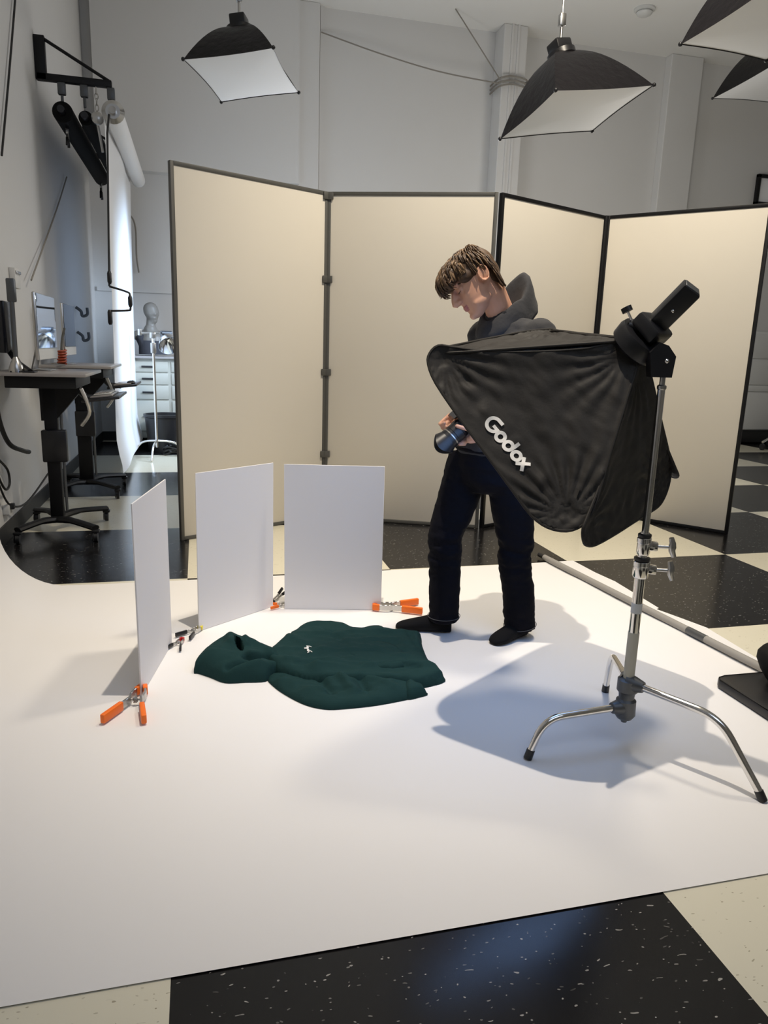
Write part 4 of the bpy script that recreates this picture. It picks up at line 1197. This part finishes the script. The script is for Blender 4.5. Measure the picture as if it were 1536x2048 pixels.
# head frame
HS = 1.10
hf = (-cr * 0.81 - cu * 0.56 - cf * 0.10).normalized()
hu = (-cr * 0.567 + cu * 0.824)
hu = (hu - hf * hu.dot(hf)).normalized()
hl = hu.cross(hf).normalized()
if hl.dot(cf) > 0: hl = -hl                 # left ear towards the camera
HC = V((1.170, 3.10, 1.635))
HM = basis(HC, hf * HS, hl * HS, hu * HS)
HR = Matrix(((hf.x, hl.x, hu.x), (hf.y, hl.y, hu.y), (hf.z, hl.z, hu.z)))
def H(x, y, z): return HM @ V((x, y, z))

# camera frame (lens, top, across)
Lx = (-cr * 0.74 - cu * 0.66 - cf * 0.05).normalized()
Tx = (-cr * 0.66 + cu * 0.74); Tx = (Tx - Lx * Tx.dot(Lx)).normalized()
Wx = Lx.cross(Tx).normalized()
if Wx.dot(cf) < 0: Wx = -Wx                 # away from the viewer = his right
CO = V((1.118, 2.99, 1.045)) - cr * 0.012 - cu * 0.018
def C(l, t_, w): return CO + Lx * l + Tx * t_ + Wx * w

def head_rings():
    # z, front, back, half width, squareness
    lev = [(-0.122, 0.070, 0.046, 0.016), (-0.115, 0.083, 0.030, 0.030), (-0.104, 0.088, 0.010, 0.041), (-0.088, 0.087, -0.008, 0.050), (-0.070, 0.087, -0.022, 0.056),
           (-0.050, 0.088, -0.040, 0.061), (-0.030, 0.088, -0.070, 0.065), (-0.010, 0.085, -0.088, 0.069), (0.010, 0.083, -0.098, 0.072), (0.030, 0.092, -0.104, 0.0745),
           (0.050, 0.093, -0.105, 0.075), (0.070, 0.085, -0.100, 0.071), (0.088, 0.068, -0.086, 0.061), (0.102, 0.042, -0.064, 0.045), (0.112, 0.012, -0.038, 0.025), (0.115, -0.006, -0.018, 0.008)]
    out = []
    n = 40
    for z, f, k, w in lev:
        cx = (f + k) / 2 - (0.004 if z < -0.05 else 0.006)
        r = []
        for i in range(n):
            a = 2 * PI * i / n
            c, s = math.cos(a), math.sin(a)
            ax_ = (f - cx) if c >= 0 else (cx - k)
            p = 0.86 if c >= 0 else 0.95
            x = cx + ax_ * math.copysign(abs(c) ** p, c)
            y = w * math.copysign(abs(s) ** 0.9, s)
            r.append(H(x, y, z))
        out.append(r)
    return out

bm = B()
loft(bm, head_rings())
ER = HR
def hb(x, y, z, r, rot=None): ball(bm, H(x, y, z), tuple(q * HS for q in r), (HR @ rot) if rot is not None else HR)
# nose
tube(bm, [H(0.084, 0, 0.022), H(0.100, 0, 0.004), H(0.113, 0, -0.018), H(0.118, 0, -0.030), H(0.108, 0, -0.041)], [0.008 * HS, 0.010 * HS, 0.012 * HS, 0.0135 * HS, 0.009 * HS], 14)
for s in (-1, 1):
    hb(0.102, 0.012 * s, -0.034, (0.012, 0.009, 0.009))
    hb(0.083, 0.030 * s, 0.024, (0.014, 0.022, 0.008))           # brow ridge
    hb(0.076, 0.031 * s, 0.004, (0.0145, 0.015, 0.012))          # lowered eyelid
    hb(0.058, 0.036 * s, -0.026, (0.020, 0.016, 0.020))          # cheekbone
    hb(0.030, 0.046 * s, -0.078, (0.040, 0.012, 0.020))          # jaw angle
    # ear
    rot = Matrix.Rotation(0.18, 3, 'Y') @ Matrix.Rotation(-0.35 * s, 3, 'Z')
    hb(-0.015, 0.076 * s, -0.003, (0.018, 0.0085, 0.029), rot)
    ear = [H(-0.016 + 0.019 * math.cos(a) - 0.004 * math.sin(a), (0.083 + (0.006 if math.cos(a) < 0 else 0)) * s, -0.002 + 0.030 * math.sin(a)) for a in [2 * PI * i / 18 for i in range(18)]]
    tube(bm, ear, 0.0038 * HS, 8, closed=True)
hb(0.089, 0, -0.062, (0.010, 0.020, 0.0058))                     # upper lip
hb(0.0875, 0, -0.0725, (0.010, 0.018, 0.0062))                     # lower lip
hb(0.080, 0, -0.105, (0.016, 0.021, 0.016))                      # chin
hb(0.086, 0, -0.050, (0.010, 0.016, 0.010))
hb(0.093, 0, -0.030, (0.018, 0.013, 0.014))
hb(0.090, 0, -0.012, (0.014, 0.010, 0.018))
# neck
NB = V((1.315, 3.10, 1.475))
limb(bm, [H(-0.020, 0, -0.02), H(-0.035, 0, -0.075), NB.lerp(H(-0.035, 0, -0.075), 0.45), NB], [0.056, 0.058, 0.060, 0.066])
# torso core, arms, legs (under the clothes)
SL = V((1.365, 3.10, 1.405)) + lft * 0.165
SR = V((1.345, 3.10, 1.405)) - lft * 0.165
PEL = V((1.285, 3.10, 0.90))
limb(bm, [PEL, V((1.30, 3.10, 1.05)), V((1.325, 3.10, 1.22)), V((1.335, 3.10, 1.36)), NB], [0.115, 0.105, 0.115, 0.105, 0.06])
limb(bm, [SL, SR], [0.05, 0.05])
ELL = V((1.475, 2.885, 1.115)); ELR = V((1.37, 3.30, 1.12))
WL = C(-0.045, -0.085, -0.015) + cr * 0.035; WR = C(-0.08, 0.0, 0.10) + V((0.02, 0.02, 0))
limb(bm, [SL, SL.lerp(ELL, 0.5), ELL, ELL.lerp(WL, 0.4), WL], [0.048, 0.043, 0.036, 0.036, 0.026])
limb(bm, [SR, SR.lerp(ELR, 0.5), ELR, ELR.lerp(WR, 0.4), WR], [0.048, 0.043, 0.036, 0.036, 0.026])
HIPL, HIPR = PEL + lft * 0.085 + V((0.035, 0, -0.03)), PEL - lft * 0.085 + V((-0.03, 0, -0.03))
KNL, KNR = V((1.425, 3.04, 0.44)), V((1.120, 3.17, 0.465))
ANL, ANR = V((1.478, 3.045, 0.075)), V((1.125, 3.165, 0.075))
TOL, TOR = V((1.322, 2.972, 0.03)), V((0.930, 3.238, 0.03))
for hp, kn, an, to in ((HIPL, KNL, ANL, TOL), (HIPR, KNR, ANR, TOR)):
    limb(bm, [hp, hp.lerp(kn, 0.5), kn, kn.lerp(an, 0.35), an], [0.075, 0.062, 0.048, 0.047, 0.034])
    limb(bm, [an, an.lerp(to, 0.35) - V((0, 0, 0.03)), an.lerp(to, 0.75) - V((0, 0, 0.04))], [0.026, 0.018, 0.012])
# left hand: cups the lens from below; thumb along the near side
def finger(pts, r0=0.0092, r1=0.0076):
    k = len(pts)
    limb(bm, pts, [r0 + (r1 - r0) * i / (k - 1) for i in range(k)], 12)
limb(bm, [WL, C(-0.02, -0.080, -0.012), C(0.012, -0.068, -0.008)], [0.026, 0.027, 0.020])
limb(bm, [C(-0.035, -0.078, -0.034), C(0.004, -0.066, -0.034)], [0.018, 0.016])
limb(bm, [C(-0.035, -0.082, 0.016), C(0.004, -0.068, 0.018)], [0.018, 0.016])
for i, l in enumerate((-0.004, 0.014, 0.032, 0.048)):
    w0 = -0.030 + 0.017 * i
    finger([C(l - 0.010, -0.066, w0 + 0.010), C(l + 0.006, -0.054, 0.026), C(l + 0.012, -0.026, 0.044), C(l + 0.012, 0.004, 0.048 - 0.002 * i)])
finger([C(-0.030, -0.066, -0.046), C(-0.006, -0.040, -0.052), C(0.014, -0.008, -0.050), C(0.026, 0.014, -0.044)], 0.0108, 0.0085)
# right hand: round the grip on the far side, fingertips showing over the front
limb(bm, [WR, C(-0.045, 0.028, 0.100), C(-0.010, 0.040, 0.098)], [0.026, 0.028, 0.020])
limb(bm, [C(-0.05, 0.052, 0.094), C(-0.008, 0.066, 0.092)], [0.018, 0.016])
limb(bm, [C(-0.05, 0.004, 0.094), C(-0.008, 0.008, 0.092)], [0.018, 0.016])
for i, tt in enumerate((0.076, 0.056, 0.036, 0.017)):
    ext = (0.054, 0.058, 0.054, 0.046)[i]
    finger([C(-0.012, tt - 0.003 * i, 0.098), C(0.024, tt, 0.092), C(ext, tt - 0.002, 0.066), C(ext + 0.004, tt - 0.010, 0.036), C(ext - 0.008, tt - 0.014, 0.016)])
finger([C(-0.055, 0.030, 0.085), C(-0.068, 0.050, 0.060), C(-0.074, 0.056, 0.030), C(-0.074, 0.054, 0.008)], 0.0108, 0.0085)
bm = remesh(bm, 0.0042, 2, 0.5)
# lips get their own colour
bm.faces.ensure_lookup_table()
inv = HM.inverted()
for f in bm.faces:
    c = inv @ f.calc_center_median()
    if c.x > 0.086 and abs(c.y) < 0.024 and -0.080 < c.z < -0.0565 and c.x > 0.089 - abs(c.y) * 0.25:
        f.material_index = 1
PERSON = finish('person', bm, [M['skin'], M['lip']], None, angle=180)
tag(PERSON, 'person in a grey hoodie and black jeans looking down at a camera in both hands', 'person')

# hair: cap plus locks
bm = B()
def hb2(x, y, z, r): ball(bm, H(x, y, z), tuple(q * HS for q in r), HR, 24, 16)
hb2(-0.016, 0, 0.046, (0.099, 0.083, 0.086))
hb2(-0.052, 0, 0.010, (0.060, 0.068, 0.066))
hb2(-0.058, 0, -0.025, (0.044, 0.052, 0.048))
hb2(0.070, 0, 0.068, (0.052, 0.066, 0.042))
hb2(0.092, 0.0, 0.048, (0.032, 0.060, 0.030))
for s in (-1, 1):
    hb2(0.035, 0.060 * s, 0.030, (0.042, 0.018, 0.026))
bm = remesh(bm, 0.006, 3)
rnd = random.Random(3)
def lock(pts, r):
    k = len(pts)
    rs = [r * (0.55 + 0.45 * math.sin(PI * min(1, i / (k - 1) * 1.25 + 0.15)) if i < k - 1 else 0.0009) for i in range(k)]
    rs = [max(q, 0.0009) for q in rs]
    tube(bm, pts, rs, 5, sq=[(1.0, 0.55)] * k)
def scalp(x, y):
    """height of the hair surface above the point"""
    return x, y
CR = V((-0.045, 0.0, 0.128))                 # crown
for i in range(950):
    ang = rnd.uniform(-PI, PI)
    frac = rnd.uniform(0.05, 0.85)
    # direction on the head seen from the crown; 0 = forwards
    dx, dy = math.cos(ang), math.sin(ang)
    def surf(q):
        # q 0..1 from the crown down to the hair edge in this direction
        fx = 0.185 if dx > 0 else 0.062
        x = CR.x + dx * fx * math.sin(q * PI / 2 * 0.98)
        if dx < 0: x -= dx * fx * 0.55 * max(0, q - 0.55) / 0.45
        y = dy * 0.086 * math.sin(q * PI / 2)
        edge = 0.020 + 0.016 * min(1, abs(dy) * 1.6) if dx > 0.35 else (-0.080 if dx < -0.35 else 0.0 - 0.05 * (-dx))
        if dx > 0:
            z = edge + (CR.z - edge) * (max(0, math.cos(q * PI / 2)) ** 0.62)
        else:
            z = edge + (CR.z - edge) * (max(0, math.cos(q * PI / 2)) ** 0.80)
        return V((x, y, z))
    ln = rnd.uniform(0.22, 0.42)
    pts = []
    off = rnd.uniform(0.0, 0.007)
    tw = rnd.uniform(-0.10, 0.10)
    for k in range(6):
        q = min(1.02, frac + ln * k / 5)
        p = surf(min(q, 1.0))
        c0 = V((0.0, 0, 0.03))
        nrm = (p - c0).normalized()
        lift = off + 0.004 * math.sin(k * 1.1 + i) - (0.004 if k == 0 else 0)
        side = V((-dy, dx, 0)) * tw * 0.06 * k / 5
        pts.append(HM @ (p + nrm * lift + side))
    if (pts[0] - pts[-1]).length < 0.02:
        continue
    nf = len(bm.faces)
    lock(pts, rnd.uniform(0.0030, 0.0062))
    tone = rnd.choice((0, 0, 0, 1, 2, 2))
    bm.faces.ensure_lookup_table()
    for f in bm.faces[nf:]: f.material_index = tone
# short stray tufts along the fringe
for i in range(46):
    y = rnd.uniform(-0.062, 0.066)
    x0 = 0.112 - abs(y) * 0.35 + rnd.uniform(-0.01, 0.012)
    z0 = rnd.uniform(0.045, 0.085)
    zl = rnd.uniform(0.016, 0.034)
    lock([H(x0, y, z0), H(x0 + 0.018, y * 1.05, z0 - 0.012), H(x0 + 0.022, y * 1.08, (z0 + zl) / 2), H(x0 + 0.014, y * 1.1, zl), H(x0 + 0.004, y * 1.1, zl - 0.008)], rnd.uniform(0.004, 0.007))
finish('hair', bm, [M['hair'], M['hair_dark'], M['hair_light']], PERSON, angle=180)
for s in (1, -1):
    b = B(); tube(b, [H(0.092, 0.014 * s, 0.020), H(0.091, 0.028 * s, 0.026), H(0.080, 0.044 * s, 0.024), H(0.070, 0.052 * s, 0.017)], [0.0035, 0.005, 0.0045, 0.002], 8); finish('eyebrow', b, M['hair'], PERSON)
    b = B(); tube(b, [H(0.0885, 0.020 * s, -0.006), H(0.0905, 0.031 * s, -0.0075), H(0.083, 0.043 * s, -0.005)], [0.0012, 0.0022, 0.0012], 6); finish('eyelashes', b, M['hair'], PERSON)

# hoodie worn
bm = B()
def ell(c, a, bb, da=None, db=None, n=28):
    da, db = da or lft, db or fwd
    return [V(c) + da * a * math.cos(2 * PI * i / n) + db * bb * math.sin(2 * PI * i / n) for i in range(n)]
loft(bm, [ell((1.285, 3.10, 0.885), .165, .125), ell((1.285, 3.10, 0.91), .178, .140), ell((1.295, 3.10, 0.98), .188, .150), ell((1.31, 3.10, 1.08), .190, .150), ell((1.325, 3.10, 1.20), .198, .150),
          ell((1.345, 3.10, 1.31), .208, .150), ell((1.360, 3.10, 1.39), .205, .138), ell((1.352, 3.10, 1.45), .175, .115), ell((1.330, 3.10, 1.495), .115, .090), ell((1.31, 3.10, 1.52), .08, .075)])
limb(bm, [SL + V((0, 0, 0.005)), SL.lerp(ELL, 0.5), ELL, ELL.lerp(WL, 0.5), ELL.lerp(WL, 0.82)], [0.082, 0.074, 0.064, 0.058, 0.046], 20)
limb(bm, [SR + V((0, 0, 0.005)), SR.lerp(ELR, 0.5), ELR, ELR.lerp(WR, 0.5), ELR.lerp(WR, 0.85)], [0.082, 0.074, 0.064, 0.058, 0.046], 20)
bm = remesh(bm, 0.010, 4)
wrinkle(bm, 0.012, 9, 2.0, stretch=(1, 1, 1.6))
wrinkle(bm, 0.005, 22, 5.0, stretch=(1, 1, 2))
HOD = finish('hoodie', bm, M['hoodie'], PERSON, angle=180)
# ribbed cuffs
for e_, w_, q0, q1 in ((ELL, WL, 0.78, 0.93), (ELR, WR, 0.80, 0.93)):
    b = B(); tube(b, [e_.lerp(w_, q0), e_.lerp(w_, (q0 + q1) / 2), e_.lerp(w_, q1)], [0.044, 0.042, 0.037], 20); finish('cuff', b, M['hoodie'], HOD)
# hood gathered round the neck
bm = B()
NC = V((1.315, 3.10, 1.52))
bk = -fwd
def hring(r_f, r_s, r_b, z_f, z_s, z_b, cx=0.0, n=40):
    out = []
    for i in range(n):
        a = 2 * PI * i / n
        c, s = math.cos(a), math.sin(a)            # c=1: back, c=-1: front
        rr = r_b * max(c, 0) ** 1 if c > 0 else r_f * (-c)
        wb = max(c, 0) ** 1.5; wf = max(-c, 0) ** 1.5
        z = z_s + (z_b - z_s) * wb + (z_f - z_s) * wf
        out.append(NC + bk * (cx + (c * (r_b if c > 0 else r_f))) + lft * s * r_s + V((0, 0, z)))
    return out
loft(bm, [hring(.060, .060, .055, -.05, -.02, .01), hring(.078, .074, .072, -.045, .02, .09), hring(.090, .086, .082, -.045, .040, .150), hring(.096, .092, .096, -.048, .046, .172),
          hring(.103, .100, .116, -.058, .036, .150), hring(.112, .112, .140, -.080, .005, .085), hring(.118, .122, .156, -.105, -.030, .055), hring(.115, .125, .160, -.125, -.060, .035), hring(.095, .115, .125, -.140, -.085, .005), hring(.07, .09, .09, -.15, -.10, -.04)], caps=True)
bmesh.ops.recalc_face_normals(bm, faces=bm.faces[:])
bmesh.ops.subdivide_edges(bm, edges=bm.edges[:], cuts=1, use_grid_fill=True, smooth=0.6)
wrinkle(bm, 0.007, 14, 9.0)
finish('hood', bm, M['hoodie'], HOD, angle=75)

# jeans
bm = B()
loft(bm, [ell((1.285, 3.10, 0.925), .160, .122), ell((1.285, 3.10, 0.90), .168, .130), ell((1.285, 3.10, 0.84), .178, .140), ell((1.29, 3.10, 0.77), .172, .135), ell((1.29, 3.10, 0.715), .12, .10)])
CUL = ANL + V((0.004, 0.004, -0.030)); CUR = ANR + V((0.006, 0.0, -0.005))
for hp, kn, cu_, rr in ((HIPL, KNL, CUL, (.105, .098, .082, .078, .076, .074, .074)), (HIPR, KNR, CUR, (.105, .098, .082, .078, .076, .074, .076))):
    pts = [hp, hp.lerp(kn, 0.5), kn + V((0, 0, 0.03)), kn - V((0, 0, 0.05)), kn.lerp(cu_, 0.5), kn.lerp(cu_, 0.85), cu_]
    cvv = curve(pts, 4)
    rv_ = []
    for i in range(len(cvv)):
        q = i / 4; k0 = min(int(q), len(rr) - 2); rv_.append(rr[k0] + (rr[k0 + 1] - rr[k0]) * (q - k0))
    tube(bm, cvv, rv_, 22)
bm = remesh(bm, 0.008, 3)
def kneemask(c):
    z = c.z
    return 0.55 + 1.3 * math.exp(-((z - 0.42) / 0.09) ** 2) + 0.5 * math.exp(-((z - 0.10) / 0.05) ** 2) + 0.5 * math.exp(-((z - 0.76) / 0.06) ** 2)
wrinkle(bm, 0.009, 10, 1.0, kneemask, stretch=(0.9, 0.9, 2.4))
wrinkle(bm, 0.004, 24, 3.0, kneemask, stretch=(1, 1, 2))
JE = finish('jeans', bm, M['denim'], PERSON, angle=180)
for c_, kn in ((CUL, KNL), (CUR, KNR)):
    d = (c_ - kn).normalized()
    m = axis_m(c_ - d * 0.018, d)
    b = B(); tube(b, [m @ V((0.0785 * math.cos(a), 0.0785 * math.sin(a), 0)) for a in [2 * PI * i / 32 for i in range(32)]], 0.0016, 6, closed=True); finish('hem_stitch', b, M['thread'], JE)
b = B(); tube(b, ell((1.285, 3.10, 0.912), .170, .132), 0.010, 8, closed=True); finish('waistband', b, M['denim'], JE)
# socks
for an, to, kn in ((ANL, TOL, KNL), (ANR, TOR, KNR)):
    d = V((to.x - an.x, to.y - an.y, 0)); L = d.length; d.normalize()
    sd_ = V((-d.y, d.x, 0))
    bm = B()
    heel = an - d * 0.045
    prof = [(0.0, 0.020, 0.030, 0.050), (0.02, 0.036, 0.036, 0.075), (0.06, 0.040, 0.046, 0.095), (0.11, 0.041, 0.044, 0.085), (0.16, 0.045, 0.036, 0.068), (0.20, 0.047, 0.030, 0.055), (0.235, 0.042, 0.025, 0.044), (0.258, 0.030, 0.019, 0.034), (0.268, 0.014, 0.012, 0.024)]
    tot = L + 0.045 + 0.02
    rings = []
    for s, w, hz, top in prof:
        c = V((heel.x, heel.y, 0)) + d * s / 0.268 * tot
        rg = []
        for i in range(20):
            a = 2 * PI * i / 20
            z = 0.007 + (top - 0.007) * (0.5 + 0.5 * math.sin(a)) if math.sin(a) > 0 else 0.007 + (top - 0.007) * 0.5 * (1 + math.sin(a)) ** 1.4
            rg.append(c + sd_ * w * math.cos(a) + V((0, 0, z)))
        rings.append(rg)
    loft(bm, rings)
    limb(bm, [an - V((0, 0, 0.015)), an + V((0, 0, 0.06)), an + V((0, 0, 0.12))], [0.040, 0.038, 0.040], 18)
    bm = remesh(bm, 0.005, 3)
    for v in bm.verts:
        if v.co.z < 0.0062: v.co.z = 0.0062
    finish('sock', bm, M['sock'], PERSON, angle=180)

# ------------------------------------------------------------------ the camera in the hands
CAM = thing('dslr_camera', 'black camera with a flared lens hood held in the hands of the person', 'camera', CO)
Rc = Matrix(((Lx.x, Wx.x, Tx.x), (Lx.y, Wx.y, Tx.y), (Lx.z, Wx.z, Tx.z)))
b = B(); box(b, C(-0.030, 0.008, 0.0), (0.055, 0.130, 0.082), Rc, 0.010, 3); box(b, C(0.006, 0.005, 0.055), (0.038, 0.030, 0.075), Rc, 0.010, 3); finish('body', b, M['black_plastic'], CAM)
b = B()
prism(b, [(-0.034, 0.0), (0.034, 0.0), (0.020, 0.030), (-0.020, 0.030)], -0.055, 0.012, basis(C(0, 0.046, 0), Wx, Tx, Lx)); finish('viewfinder_hump', b, M['black_plastic'], CAM)
b = B(); tube(b, [C(-0.02, 0.045, 0.045), C(-0.02, 0.058, 0.045)], 0.012, 16); tube(b, [C(-0.03, 0.045, -0.045), C(-0.03, 0.056, -0.045)], 0.013, 16); finish('dials', b, M['black_gloss'], CAM)
b = B(); box(b, C(-0.0585, 0.004, 0.0), (0.003, 0.078, 0.052), Rc, 0.002, 1); finish('rear_screen', b, M['black_gloss'], CAM)
ml = basis(CO - Tx * 0.004, Wx * 1.15, Tx * 1.15, Lx * 1.15)
b = B(); lathe(b, [(0.033, -0.004), (0.035, 0.004), (0.035, 0.018), (0.038, 0.020), (0.038, 0.045), (0.036, 0.047), (0.036, 0.060), (0.039, 0.062), (0.039, 0.082), (0.034, 0.084)], 32, ml); LN = finish('lens_barrel', b, M['black_plastic'], CAM)
b = B(); lathe(b, [(0.0385, 0.056), (0.0395, 0.057), (0.0395, 0.0605), (0.0385, 0.0615)], 32, ml); finish('focus_ring_line', b, M['steel'], LN)
b = B(); lathe(b, [(0.030, 0.083), (0.026, 0.080), (0.010, 0.0785)], 28, ml); finish('front_glass', b, M['lens_glass'], LN)
b = B()
nh = 48
r0 = [(0.040, 0.078)] * nh
lo, hi, li, hi2 = [], [], [], []
for i in range(nh):
    a = 2 * PI * i / nh
    z = 0.112 + 0.016 * math.cos(2 * a)
    for lst, rad, zz_ in ((lo, 0.0395, 0.076), (hi, 0.047, z), (li, 0.0375, 0.078), (hi2, 0.0450, z - 0.001)):
        lst.append(ml @ V((rad * math.cos(a), rad * math.sin(a), zz_)))
loft(b, [li, lo, hi, hi2], caps=False)
b.verts.ensure_lookup_table()
vv = list(b.verts)
for i in range(nh):
    b.faces.new((vv[i], vv[(i + 1) % nh], vv[3 * nh + (i + 1) % nh], vv[3 * nh + i]))
finish('lens_hood', b, M['black_plastic'], LN)
